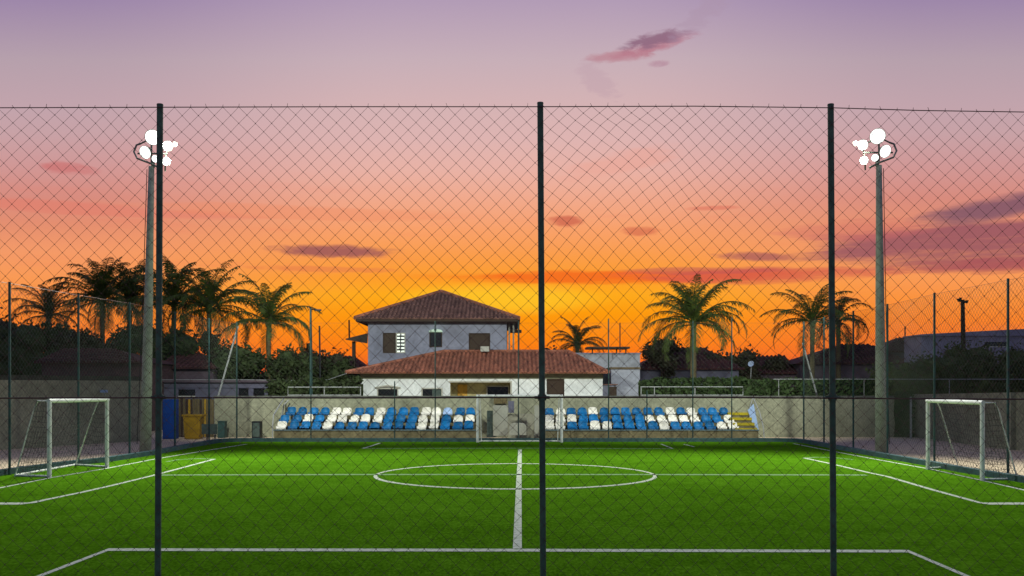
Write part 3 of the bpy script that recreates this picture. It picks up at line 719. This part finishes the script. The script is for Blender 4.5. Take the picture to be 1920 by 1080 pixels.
# rooftop porch on the left and balcony on the right of the upper storey
mb = MB(); mb.hexa([q(648,637,59.5), q(689,644,59.5), q(689,644,63), q(648,637,63)], [q(648,635,59.5), q(690,624.5,59.5), q(690,624.5,63), q(648,635,63)]); mb.build('porch_roof', m_wood, HS)
MB().box((660-CX)*60/F, (666-CX)*60/F, 60, 60.2, 0, CH-(640-HY)*60/F).build('porch_post', m_wood, HS)
mb = MB(); s_ = F/60; mb.box((950-CX)/s_+.05, (975-CX)/s_, 59.2, 62, CH-(602-HY)/s_-.0, CH-(598-HY)/s_); mb.build('balcony_roof', m_wood, HS)
for px, w in ((952,5),(960,5),(971,3)): MB().box((px-CX)/s_+.04, (px+w*.6-CX)/s_+.04, 60, 60.15, 3.3, CH-(602-HY)/s_-.004).build('balcony_post', m_frame if w == 5 else m_wood, HS)
MB().box((950-CX)/s_+.1, (978-CX)/s_, 60.2, 60.3, CH-(624-HY)/s_, CH-(618-HY)/s_).build('balcony_rail', m_wood, HS)
# lower storey
LD = 55.2; ls = F/LD
def lx(p): return (p-CX)/ls
def lz(p): return CH-(p-HY)/ls
lops = [(lx(707), lx(747), lz(741), lz(727.5)), (lx(790), lx(830), lz(741), lz(727)), (lx(844), lx(957), .2, lz(717)), (lx(1025), lx(1058), .9, lz(710.5))]
lops[0] = (lops[0][0], lops[0][1], 1.0, lops[0][3]); lops[1] = (lops[1][0], lops[1][1], 1.0, lops[1][3])
mb = MB(); wall_open(mb, lx(677), lx(1130), 0, lz(710), LD, .22, lops); mb.build('wall', m_stucco, HS)
MB().box(lx(675), lx(1131), LD-.06, LD+.25, lz(710)+.003, lz(699.5)).build('beam', m_beam, HS)
mb = MB(); mb.box(lx(677), lx(677)+.22, LD+.222, UD-.01, 0, 3.0); mb.box(lx(1130)-.22, lx(1130), LD+.222, 60, 0, 3.0); mb.build('side_wall', m_stucco, HS)
e0 = Vector(((648-CX)*54.5/F, 54.5, CH+(HY-698.5)*54.5/F)); e1 = Vector(((1141-CX)*54.5/F, 54.5, e0.z))
r0 = Vector(((832-CX)*58.64/F, 58.64, CH+(HY-659.5)*58.64/F)); r1 = Vector(((1066-CX)*58.64/F, 58.64, r0.z))
tile_plane(e0, e1, r0, r1, m_tile, HS)
bb1 = Vector((e1.x, 62.8, e1.z)); bb0 = Vector((ux(950)+.02, 62.8, e1.z)); 
tile_plane(e1, bb1, r1, r1, m_tile, HS); tile_plane(bb1, bb0, r1, Vector((bb0.x, r0.y, r0.z)), m_tile, HS)
eb = Vector((e0.x, 58.66, e0.z)); MB().hexa([e0-Vector((0,0,.12)), e0+Vector((.05,0,-.12)), eb+Vector((.05,0,-.12)), eb-Vector((0,0,.12))], [e0, e0+Vector((.05,0,0)), eb+Vector((.05,0,0)), eb]).build('fascia', m_wood, HS)
tile_plane(Vector((e0.x, 58.66, e0.z)), e0, r0, r0, m_tile, HS)
ridge(r0, r1, m_tile, HS, .1); ridge(e0, r0, m_tile, HS, .1); ridge(e1, r1, m_tile, HS, .1)
window(*lops[0], LD, (m_glass,), .06); window(*lops[1], LD, (m_glass, m_board), .07)
MB().tube([(lx(703),LD-.05,lz(727)),(lx(727),LD-.16,lz(723)),(lx(751),LD-.05,lz(727))], .05, 6).build('window_hood', m_frame, HS)
window(*lops[3], LD, (m_wood,), .05, frame_m=m_wood)
# recessed porch
px0, px1, pz0, pz1 = lops[2]
mb = MB(); mb.box(px0, px1, LD+1.6, LD+1.7, 0, pz1+.2); mb.box(px0-.1, px0-.002, LD+.225, LD+1.6, 0, pz1+.2); mb.box(px1+.002, px1+.1, LD+.225, LD+1.6, 0, pz1+.2); mb.box(px0, px1, LD+.225, LD+1.6, pz1+.2, pz1+.3); mb.build('porch', m_porch, HS)
mb = MB(); mb.box(px0-.08, px1+.08, LD-.03, LD-.003, pz1, pz1+.09); mb.box(px1, px1+.08, LD-.03, LD-.003, .2, pz1-.002); mb.build('porch_trim', m_frame, HS)
f56 = F/(LD+1.58)
MB().box((858-CX)/f56, (876-CX)/f56, LD+1.55, LD+1.598, 0, CH-(721-HY)/f56).build('door', m_door, HS)
window((912-CX)/f56, (955-CX)/f56, 1.2, CH-(723-HY)/f56, LD+1.5, (m_glass,), .06)
# white annexe on the right
AD = 56.4; as_ = F/AD
A2 = 58.75; a2 = F/A2
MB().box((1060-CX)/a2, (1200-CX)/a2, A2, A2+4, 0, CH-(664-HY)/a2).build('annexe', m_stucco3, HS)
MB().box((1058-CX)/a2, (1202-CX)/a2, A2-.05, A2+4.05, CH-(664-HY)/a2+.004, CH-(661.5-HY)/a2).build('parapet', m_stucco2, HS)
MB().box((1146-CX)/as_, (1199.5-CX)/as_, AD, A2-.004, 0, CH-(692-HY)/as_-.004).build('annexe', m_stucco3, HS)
MB().box((1144-CX)/as_, (1201-CX)/as_, AD-.08, A2-.004, CH-(692-HY)/as_, CH-(688.5-HY)/as_).build('ledge', mat('rusty ledge', (.16,.12,.07), .9, .4, 5), HS)
MB().box((1120-CX)/as_, (1150-CX)/as_, AD-.6, AD-.003, 0, CH-(722-HY)/as_).build('meter_box', m_stucco2, HS)
MB().box((1140-CX)/as_, (1154-CX)/as_, AD-.63, AD-.603, .9, CH-(725-HY)/as_).build('hatch', m_wood, HS)
MB().box((1117-CX)/as_, (1156-CX)/as_, AD-.7, AD-.003, CH-(722-HY)/as_+.004, CH-(720-HY)/as_).build('meter_roof', m_tile2, HS)
# flat pergola slab + rods on the annexe
mb = MB(); mb.box((1105-CX)/as_, (1187-CX)/as_, AD+1.5, AD+3.5, CH-(651.5-HY)/as_, CH-(648-HY)/as_); mb.build('roof_slab', m_wood, HS)
for px in (1115, 1162, 1180): MB().box((px-CX)/as_, (px-CX)/as_+.07, AD+2, AD+2.07, CH-(661-HY)/as_, CH-(651.5-HY)/as_-.003).build('slab_post', m_wood, HS)
for px, ty, lab in ((1162.5,605,'thin dark rod standing on the annexe roof right of the house'),):
    tag(MB().tube([Wp(px,660,57.5), Wp(px,ty,57.5)], .035, 6).build('mast', m_dark, None, tuple(Wp(px,660,57.5))), lab, 'mast')
tag(MB().tube([Wp(655,636,61), Wp(654.5,600,61)], .05, 6).bar(Wp(650,636,61), Wp(660,636,61), .1).build('antenna', m_dark, None, tuple(Wp(655,636,61))), 'thin aerial rod above the porch left of the house', 'aerial')

# ------------------------------------------------------------------ vegetation
def palm(px, cy, D, rad, seed, label, m=None, tr=.17, nf=26, lean=0, droop=1.0, up_k=1.0, group='palm trees beyond the walls', up=0.35):
    rnd = random.Random(seed); c = Wp(px, cy, D); base = Vector((c.x+lean, D, 0)); m = m or m_palm
    root = thing('palm_tree', base, label, 'palm tree', group)
    pts = []; 
    for k in range(9):
        t = k/8; p = base.lerp(c, t); p.x += math.sin(t*math.pi)*lean*-.2; pts.append(p)
    MB().tube(pts, [tr*(1.25-.45*(k/8)**.6)+(.012 if k % 2 else 0) for k in range(9)], 10).build('trunk', m_trunk, root, smooth=True)
    mb = MB()
    for i in range(nf):
        azm = i*2.39996 + rnd.uniform(-.25,.25); t_ = (i+.5)/nf
        th0 = R(88 - 92*t_**1.1*up_k + rnd.uniform(-9,9)); L_ = rad*rnd.uniform(.92,1.15)*(1.0 if t_ > .15 else .82)
        bend = R(rnd.uniform(88,130))*droop*(.62+.6*t_)
        p = c + Vector((0,0,rnd.uniform(-.1,.15))); n = 16; prev = p; hd = Vector((math.cos(azm), math.sin(azm), 0)); sd = Vector((-hd.y, hd.x, 0)); rp_ = [p.copy()]; tl = []
        twist = rnd.uniform(-.4,.4)
        for k in range(n):
            t = (k+.5)/n; th = th0 - bend*t**1.6; d = hd*math.cos(th) + Vector((0,0,math.sin(th))); d = (d + sd*twist*t*.25).normalized(); p = p + d*(L_/n); rp_.append(p.copy()); tl.append(d)
        mb.tube(rp_, [.035*(1-.8*k/n)+.006 for k in range(n+1)], 4, False)
        nl = 38
        for k in range(nl):
            t = .1 + .9*k/nl; fi = t*n; j = min(int(fi), n-1); q0 = rp_[j].lerp(rp_[j+1], fi-j); d = tl[j]; upv = sd.cross(d).normalized()
            if upv.z < 0: upv = -upv
            ll = rad*.22*(math.sin(math.pi*min(1, t*.86+.12))**.6)*rnd.uniform(.75,1.15)
            for sgn in (-1, 1):
                if rnd.random() < .07: continue
                dd = (sd*sgn*(.75) + d*.7 + upv*rnd.uniform(-.1,.2)).normalized(); w = rad*.0080*rnd.uniform(.8,1.3)
                m1 = q0 + dd*ll*.5 + Vector((0,0,-ll*.10)); e_ = q0 + dd*ll*.8 + Vector((0,0,-ll*(.30+rnd.uniform(0,.3))))
                ww = d*w
                i0 = len(mb.v); mb.v += [tuple(q0-ww*.7), tuple(q0+ww*.7), tuple(m1+ww), tuple(m1-ww), tuple(e_)]; mb.f += [(i0,i0+1,i0+2,i0+3), (i0+3,i0+2,i0+4)]
    for k in range(10):                          # leaf bases
        a_ = rnd.uniform(0,6.28); mb.tube([c+Vector((0,0,-.35)), c+Vector((math.cos(a_)*.28, math.sin(a_)*.28, .15))], [.07,.03], 5)
    mb.build('crown', m, root)
def leaves(mb, rnd, c, rx, ry, rz, n, size, core=True):
    if core:
        i0 = len(mb.v); nu, nv = 14, 9
        for j in range(nv+1):
            for i in range(nu):
                a_ = 2*math.pi*i/nu; b_ = math.pi*j/nv; d = Vector((math.cos(a_)*math.sin(b_), math.sin(a_)*math.sin(b_), math.cos(b_)))
                k = .72*(1+.35*noise.noise(d*2.2+c*.7)); mb.v.append((c.x+d.x*rx*k, c.y+d.y*ry*k, c.z+d.z*rz*k))
        for j in range(nv):
            for i in range(nu): a_ = i0+j*nu+i; b_ = i0+j*nu+(i+1) % nu; mb.f.append((a_, b_, b_+nu, a_+nu))
    for _ in range(n):
        d = Vector((rnd.gauss(0,1), rnd.gauss(0,1), rnd.gauss(0,1))).normalized(); k = (.66+.62*rnd.random()**1.3)*(1.0 if rnd.random() < .85 else 1.22)*(1+.35*noise.noise(d*2.2+c*.7))
        p = Vector((c.x+d.x*rx*k, c.y+d.y*ry*k, c.z+d.z*rz*k)); s_ = size*rnd.uniform(.6,1.5)
        u = Vector((rnd.gauss(0,1), rnd.gauss(0,1), rnd.gauss(0,1))).normalized(); v = u.cross(Vector((rnd.gauss(0,1), rnd.gauss(0,1), rnd.gauss(0,1)))).normalized()
        mb.quad(p-u*s_, p+v*s_*.45, p+u*s_, p-v*s_*.45)
def tree(px, top, D, wpx, label, seed, m=None, n=1700, size=.14, bottom=None, name='broadleaf_tree', cat='tree', group='trees beyond the walls', ragged=1.0):
    rnd = random.Random(seed); s_ = F/D; zt = CH-(top-HY)/s_; X = (px-CX)/s_; w = wpx/s_/2; zb = CH-(bottom-HY)/s_ if bottom else zt*.3; zb = max(.1, zb)
    root = thing(name, (X, D, 0), label, cat, group)
    tr_ = MB(); tr_.tube([(X,D,0),(X+.1,D,zb*.6+.2),(X-.05,D,(zb+zt)/2)], [.16,.12,.05], 7); mb = MB()
    k = 9
    for i in range(k):
        t = i/(k-1); z = zb+(zt-zb)*(.18+.68*rnd.random()); off = rnd.uniform(-1,1); rr = w*rnd.uniform(.32,.55)
        zz = z - abs(off)*.35*(zt-zb)*ragged*.6; c = Vector((X+off*w*.66, D+rnd.uniform(-.6,.6)*min(w, 2), max(zz, zb)))
        rz = min(rr*.85, (zt-c.z)*1.0+.1, (zt-zb)*.45); rz = max(rz, .3)
        leaves(mb, rnd, c, rr, rr*.8, rz, n//k, size); tr_.tube([(X,D,zb*.6+.2), c], [.06,.02], 5)
    tr_.build('trunk', m_bark, root); mb.build('crown', m or m_leaf, root)
def hedge(x0, x1, top, D, label, seed, m=None, size=.12, dens=260, cat='hedge', name='hedge', bottom_z=0.0, depth=.8):
    rnd = random.Random(seed); s_ = F/D; X0, X1 = (x0-CX)/s_, (x1-CX)/s_; zt = CH-(top-HY)/s_; mb = MB(); n = int((X1-X0)*(zt-bottom_z)*dens)
    nx = max(2, int((X1-X0)/.4)); nz_ = 6                       # uneven inner mass
    def core(i, j, yy):
        x = X0+(X1-X0)*i/nx; z = bottom_z+(zt-bottom_z)*.93*j/nz_; nn = noise.noise_vector(Vector((x*1.1, z*1.1, yy+seed))); return (x+nn.x*.1, D+yy+nn.y*.35, z+nn.z*.16*(j/nz_))
    for yy in (0, depth):
        i0 = len(mb.v)
        for i in range(nx+1):
            for j in range(nz_+1): mb.v.append(core(i, j, yy))
        for i in range(nx):
            for j in range(nz_): a_ = i0+i*(nz_+1)+j; mb.f.append((a_, a_+nz_+1, a_+nz_+2, a_+1))
    i0b = len(mb.v)
    for _ in range(n):
        x = rnd.uniform(X0, X1); bump_ = noise.noise(Vector((x*.8, seed, 0)))*.3; z = bottom_z + (zt+bump_-bottom_z)*rnd.random()**.8; p = Vector((x, D+rnd.uniform(-.3,.1)+noise.noise(Vector((x*1.1,z*1.1,seed)))*.35, z))
        if rnd.random() < .25: p = Vector((x, D+rnd.uniform(0,depth), zt+bump_+rnd.uniform(-.15,.12)))
        s2 = size*rnd.uniform(.6,1.5); u = Vector((rnd.gauss(0,1), rnd.gauss(0,1), rnd.gauss(0,1))).normalized(); v = u.cross(Vector((rnd.gauss(0,1), rnd.gauss(0,1), rnd.gauss(0,1)))).normalized()
        mb.quad(p-u*s2, p+v*s2*.45, p+u*s2, p-v*s2*.45)
    o = mb.build(name, m or m_leaf2, None, ((X0+X1)/2, D, 0)); tag(o, label, cat, None); return o

palm(92, 592, 62, 2.9, 11, 'upright palm, leftmost of the palms on the left', m_palmd, nf=26, up=1)
palm(192, 568, 64, 4.0, 12, 'tall palm with a spreading crown left of the left floodlight mast', m_palm, nf=36)
palm(243, 566, 66, 3.4, 13, 'tall palm partly behind the left floodlight mast', m_palm, nf=34)
palm(326, 572, 64, 4.0, 14, 'palm just right of the left near fence post', m_palm, nf=36)
palm(392, 582, 63, 3.9, 15, 'palm with a wide crown between the left near post and the slanting pole', m_palm, nf=34)
palm(504, 606, 58, 3.5, 16, 'single palm left of the house, its trunk beside the railing', m_palm, nf=28, tr=.14)
palm(1083, 648, 70, 2.4, 17, 'low round palm just behind the right part of the house', m_palmd, nf=26)
palm(1300, 608, 57, 3.6, 18, 'big palm with arching fronds right of the house', m_palm, nf=36, tr=.19)
palm(1523, 606, 60, 3.4, 19, 'slim palm left of the right near fence post', m_palm, nf=20, tr=.15)
palm(1572, 604, 66, 3.1, 20, 'drooping palm right behind the right near fence post', m_palmd, nf=18, droop=1.6, up_k=1.1)
B_L = [(0,600,58,190),(40,585,56,200),(115,612,60,120),(165,628,57,120),(255,612,60,130),(325,622,59,130),(392,612,60,110),(440,650,57,110),(545,645,56,90),(600,655,60,110),(640,675,60,80)]
B_N = ['dark bushy tree at the far left edge','dense dark tree under the leftmost palm','dark tree left of the second fence post','low dark tree in front of the tall palms','dark tree mass behind the left floodlight mast','dark tree right of the left near post','dark tree below the wide palm','dark tree beside the slanting pole','rounded bush right of the single palm','dark bush behind the lamp post','low bush beside the house']
for i, ((px, tp, D, w), lb) in enumerate(zip(B_L, B_N)): tree(px, tp, D, w, lb, 40+i, m_leaf if i % 3 else m_leaf3, n=1900, bottom=(672 if 100 < px < 340 else 720))
for i, (px, tp, D, w, lb) in enumerate([(1245,622,64,90,'bushy dark tree behind the big palm on its left side'),(1350,640,66,100,'dark tree right of the big palm'),(1410,655,66,90,'low dark tree with a ragged top left of the slim palm'),(1010,640,68,90,'dark bush right of the upper storey of the house'),(1450,665,68,70,'low dark bush sloping down toward the slim palm')]):
    tree(px, tp, D, w, lb, 70+i, m_leaf3, n=1700, bottom=735)
for i, (px, tp, D, w, lb) in enumerate([(1700,664,50.5,110,'green climbing bush right of the right floodlight mast'),(1790,648,52,190,'bushy green shrub in front of the long grey building'),(1885,646,50,190,'bushy green shrub at the far right edge'),(1960,650,50,120,'green shrub beyond the right edge of the wall')]):
    tree(px, tp, D, w, lb, 80+i, m_leaf4, n=3200, bottom=745, name='shrub', cat='shrub', group='shrubs behind the right wall', size=.10)
hedge(1201, 1450, 714, 52, 'dark clipped hedge behind the right railing', 3, m_leaf2)
hedge(1450, 1690, 716, 51, 'dark green hedge above the wall left of the right floodlight mast', 4, m_leaf2)
hedge(1678, 1712, 738, 46.2, 'ivy hanging down the end of the far wall', 6, m_leaf2, size=.07, dens=420, cat='ivy', name='ivy', depth=.12)
hedge(1700, 2060, 688, 48.5, 'overgrown hedge above the right wall', 5, m_leaf4)
hedge(500, 677, 716, 52, 'dark hedge behind the left railing', 7, m_leaf)

# ------------------------------------------------------------------ far houses
def far_house(label, x0, x1, eave, top, D, wm, rm, kind='gable', wins=(), depth=6, over=8, group='houses beyond the far wall', ridge_px=None, rise=0):
    s_ = F/D; X0, X1 = (x0-CX)/s_, (x1-CX)/s_; ze = CH-(eave-HY)/s_; zt = CH-(top-HY)/s_; root = thing('house', ((X0+X1)/2, D, 0), label, 'house', group)
    ops_ = [((a-CX)/s_, (b-CX)/s_, CH-(d-HY)/s_, CH-(c-HY)/s_) for a, b, c, d in wins]
    mb = MB(); wall_open(mb, X0, X1, 0, ze, D, .2, ops_); mb.box(X0, X0+.2, D+.202, D+depth, 0, ze); mb.box(X1-.2, X1, D+.202, D+depth, 0, ze); mb.box(X0, X1, D+depth+.002, D+depth+.2, 0, ze); mb.build('wall', wm, root)
    for o_ in ops_:
        f_ = MB(); f_.box(o_[0], o_[1], D-.02, D+.05, o_[2]-.06, o_[2]-.002).build('window_sill', m_frame, root)
        MB().box(o_[0], o_[1], D+.1, D+.14, o_[2], o_[3]).build('window', m_glass, root)
    ov = over/s_
    if kind == 'flat': MB().hexa([(X0-ov*.3,D-.2,ze+.003),(X1+ov*.3,D-.2,ze+.003),(X1+ov*.3,D+depth+.3,ze+.003),(X0-ov*.3,D+depth+.3,ze+.003)], [(X0-ov*.3,D-.2,zt),(X1+ov*.3,D-.2,zt+rise),(X1+ov*.3,D+depth+.3,zt+rise),(X0-ov*.3,D+depth+.3,zt)]).build('roof', wm if rise else rm, root)
    else:
        E = [Vector((X0-ov, D-.4, ze)), Vector((X1+ov, D-.4, ze)), Vector((X1+ov, D+depth+.4, ze)), Vector((X0-ov, D+depth+.4, ze))]
        rx0, rx1 = ridge_px or (x0+.25*(x1-x0), x1-.25*(x1-x0)); ym = D+depth/2; s2 = F/ym; zt = CH-(top-HY)/s2
        A = Vector(((rx0-CX)/s2, ym, zt)); B = Vector(((rx1-CX)/s2, ym, zt))
        random.seed(1); tile_plane(E[0], E[1], A, B, rm, root, pitch=.3, r=.09); mb = MB(); mb.tri(E[1], E[2], B); mb.tri(E[3], E[0], A); mb.quad(E[2], E[3], A, B); mb.quad(*[e-Vector((0,0,.02)) for e in E]); mb.build('roof_side', rm, root)
    return root
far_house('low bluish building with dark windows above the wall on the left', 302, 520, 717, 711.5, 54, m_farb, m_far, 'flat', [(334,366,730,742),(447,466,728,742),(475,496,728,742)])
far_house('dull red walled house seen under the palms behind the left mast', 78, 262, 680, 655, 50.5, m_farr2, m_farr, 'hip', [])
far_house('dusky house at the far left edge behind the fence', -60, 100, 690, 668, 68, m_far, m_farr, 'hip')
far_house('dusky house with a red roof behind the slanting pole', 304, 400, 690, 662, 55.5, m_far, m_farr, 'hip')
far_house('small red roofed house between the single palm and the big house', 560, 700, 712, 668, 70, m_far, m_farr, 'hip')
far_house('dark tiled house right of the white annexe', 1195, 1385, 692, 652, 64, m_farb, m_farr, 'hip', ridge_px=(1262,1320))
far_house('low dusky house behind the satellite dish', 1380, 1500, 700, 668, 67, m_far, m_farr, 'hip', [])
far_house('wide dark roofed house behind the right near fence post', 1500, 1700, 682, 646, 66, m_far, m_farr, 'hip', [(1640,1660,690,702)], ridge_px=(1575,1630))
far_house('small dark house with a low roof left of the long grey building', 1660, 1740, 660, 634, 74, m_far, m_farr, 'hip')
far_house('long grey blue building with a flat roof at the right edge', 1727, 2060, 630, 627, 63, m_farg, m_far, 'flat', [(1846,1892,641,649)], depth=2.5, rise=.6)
hedge(-300, 60, 660, 72, 'distant dark tree line at the far left', 21, m_leaf3, size=.25, dens=50, cat='tree line', name='tree_line')
hedge(-1500, 700, 702, 95, 'distant tree line along the horizon left of the house', 22, m_leaf3, size=.35, dens=22, cat='tree line', name='tree_line')
hedge(1100, 3400, 700, 95, 'distant tree line along the horizon right of the house', 23, m_leaf3, size=.35, dens=22, cat='tree line', name='tree_line')

# ------------------------------------------------------------------ poles, dish, cables
r_ = thing('lamp_post', (wx(583,50), 50, 0), 'green lamp post with a small arm behind the left seats', 'lamp post')
MB().tube([(wx(583.5,50),50,0), Wp(583,640,50), Wp(582.5,578,50)], [.08,.065,.05], 8).build('pole', m_post2, r_)
MB().tube([Wp(582.5,580,50), Wp(592,580,50), Wp(600,583,50)], .03, 6).bar(Wp(578,575,50), Wp(583,579,50), .05).build('arm', m_dark, r_)
MB().box(Wp(592,583,50).x, Wp(602,583,50).x, 49.9, 50.1, Wp(0,583,50).z, Wp(0,580,50).z).build('lamp_head', m_dark, r_)
tag(MB().tube([Wp(599,611,56), Wp(600,680,56), (Wp(600,0,56).x,56,0)], .05, 6).build('pole', m_dark, None, (Wp(600,0,56).x,56,0)), 'thin dark pole just right of the lamp post', 'pole')
r_ = thing('utility_pole', (Wp(1805,0,58).x, 58, 0), 'wooden utility pole with insulators before the long grey building', 'utility pole')
MB().tube([(Wp(1808,0,58).x,58,0), Wp(1805,562,58)], [.18,.11], 10).build('pole', m_bark, r_)
mb = MB(); mb.bar(Wp(1796,563,57.8), Wp(1814,567,57.8), .1, .12)
for px, py in ((1797,561),(1801,559),(1813,564)): mb.tube([Wp(px,py+4,57.8), Wp(px,py-1,57.8)], [.05,.09], 6)
mb.build('crossarm', m_bark, r_)
tag(MB().tube([G(1548,812), Wp(1530,735,47.6), Wp(1505,643,47.2)], [.05,.045,.035], 8).build('support_pole', m_steel, None, tuple(G(1548,812))), 'slanting pale metal pole by the slim palm', 'pole')
tag(MB().tube([Wp(409,744,46.9), Wp(427,680,46.9), Wp(446,612,46.9)], [.05,.045,.04], 8).build('support_pole', m_steel, None, tuple(Wp(409,744,46.9))), 'slanting pale metal pole right of the left mast', 'pole')
rails('thin pale rail above the hedge and wall on the right', [[rp(1450,711), rp(2000,711)]]+[[rp(x,711), rp(x,748)] for x in (1460,1620,1780,1940)], .016)
c = Wp(1408,682,60); r_ = thing('satellite_dish', c, 'small pale blue satellite dish on a low roof left of the slim palm', 'satellite dish')
mb = MB(); d = Vector((-.5,-.8,.35)).normalized(); u = d.cross(Vector((0,0,1))).normalized(); v = u.cross(d); n = 16; mb.v = [tuple(c-d*.1)]
for k, rr in enumerate((.15,.3)):
    for j in range(n): an = 2*math.pi*j/n; mb.v.append(tuple(c + (u*math.cos(an)+v*math.sin(an))*rr*.62 - d*(.1-.1*(rr/.3)**2)))
for j in range(n): j2 = (j+1) % n; mb.f += [(0, 1+j, 1+j2), (1+j, 1+n+j, 1+n+j2, 1+j2)]
mb.build('dish', m_dish, r_, smooth=True); MB().tube([c-d*.1, c-d*.1+Vector((0,.2,-.9))], .03, 6).tube([c, c+d*.35], .012, 5).build('mount', m_steel, r_)
r_ = thing('roof_antenna', Wp(1697,650,74), 'small spiked aerial on the low roof left of the long grey building', 'aerial')
MB().tube([Wp(1697,650,74), Wp(1697,612,74)], .05, 6).build('mast', m_dark, r_); MB().bar(Wp(1690,634,74), Wp(1704,634,74), .06).bar(Wp(1692,640,74), Wp(1702,640,74), .14).build('aerial', m_dark, r_)
# telephone cable behind the left railing
pts = [Wp(300,712,53), Wp(460,712,53), Wp(560,714,53), Wp(615,712,53), Wp(650,700,54.3)]
tag(MB().tube(pts, .018, 5).build('cable', m_steel, None, tuple(pts[0])), 'pale sagging cable running to the corner of the house roof', 'cable')
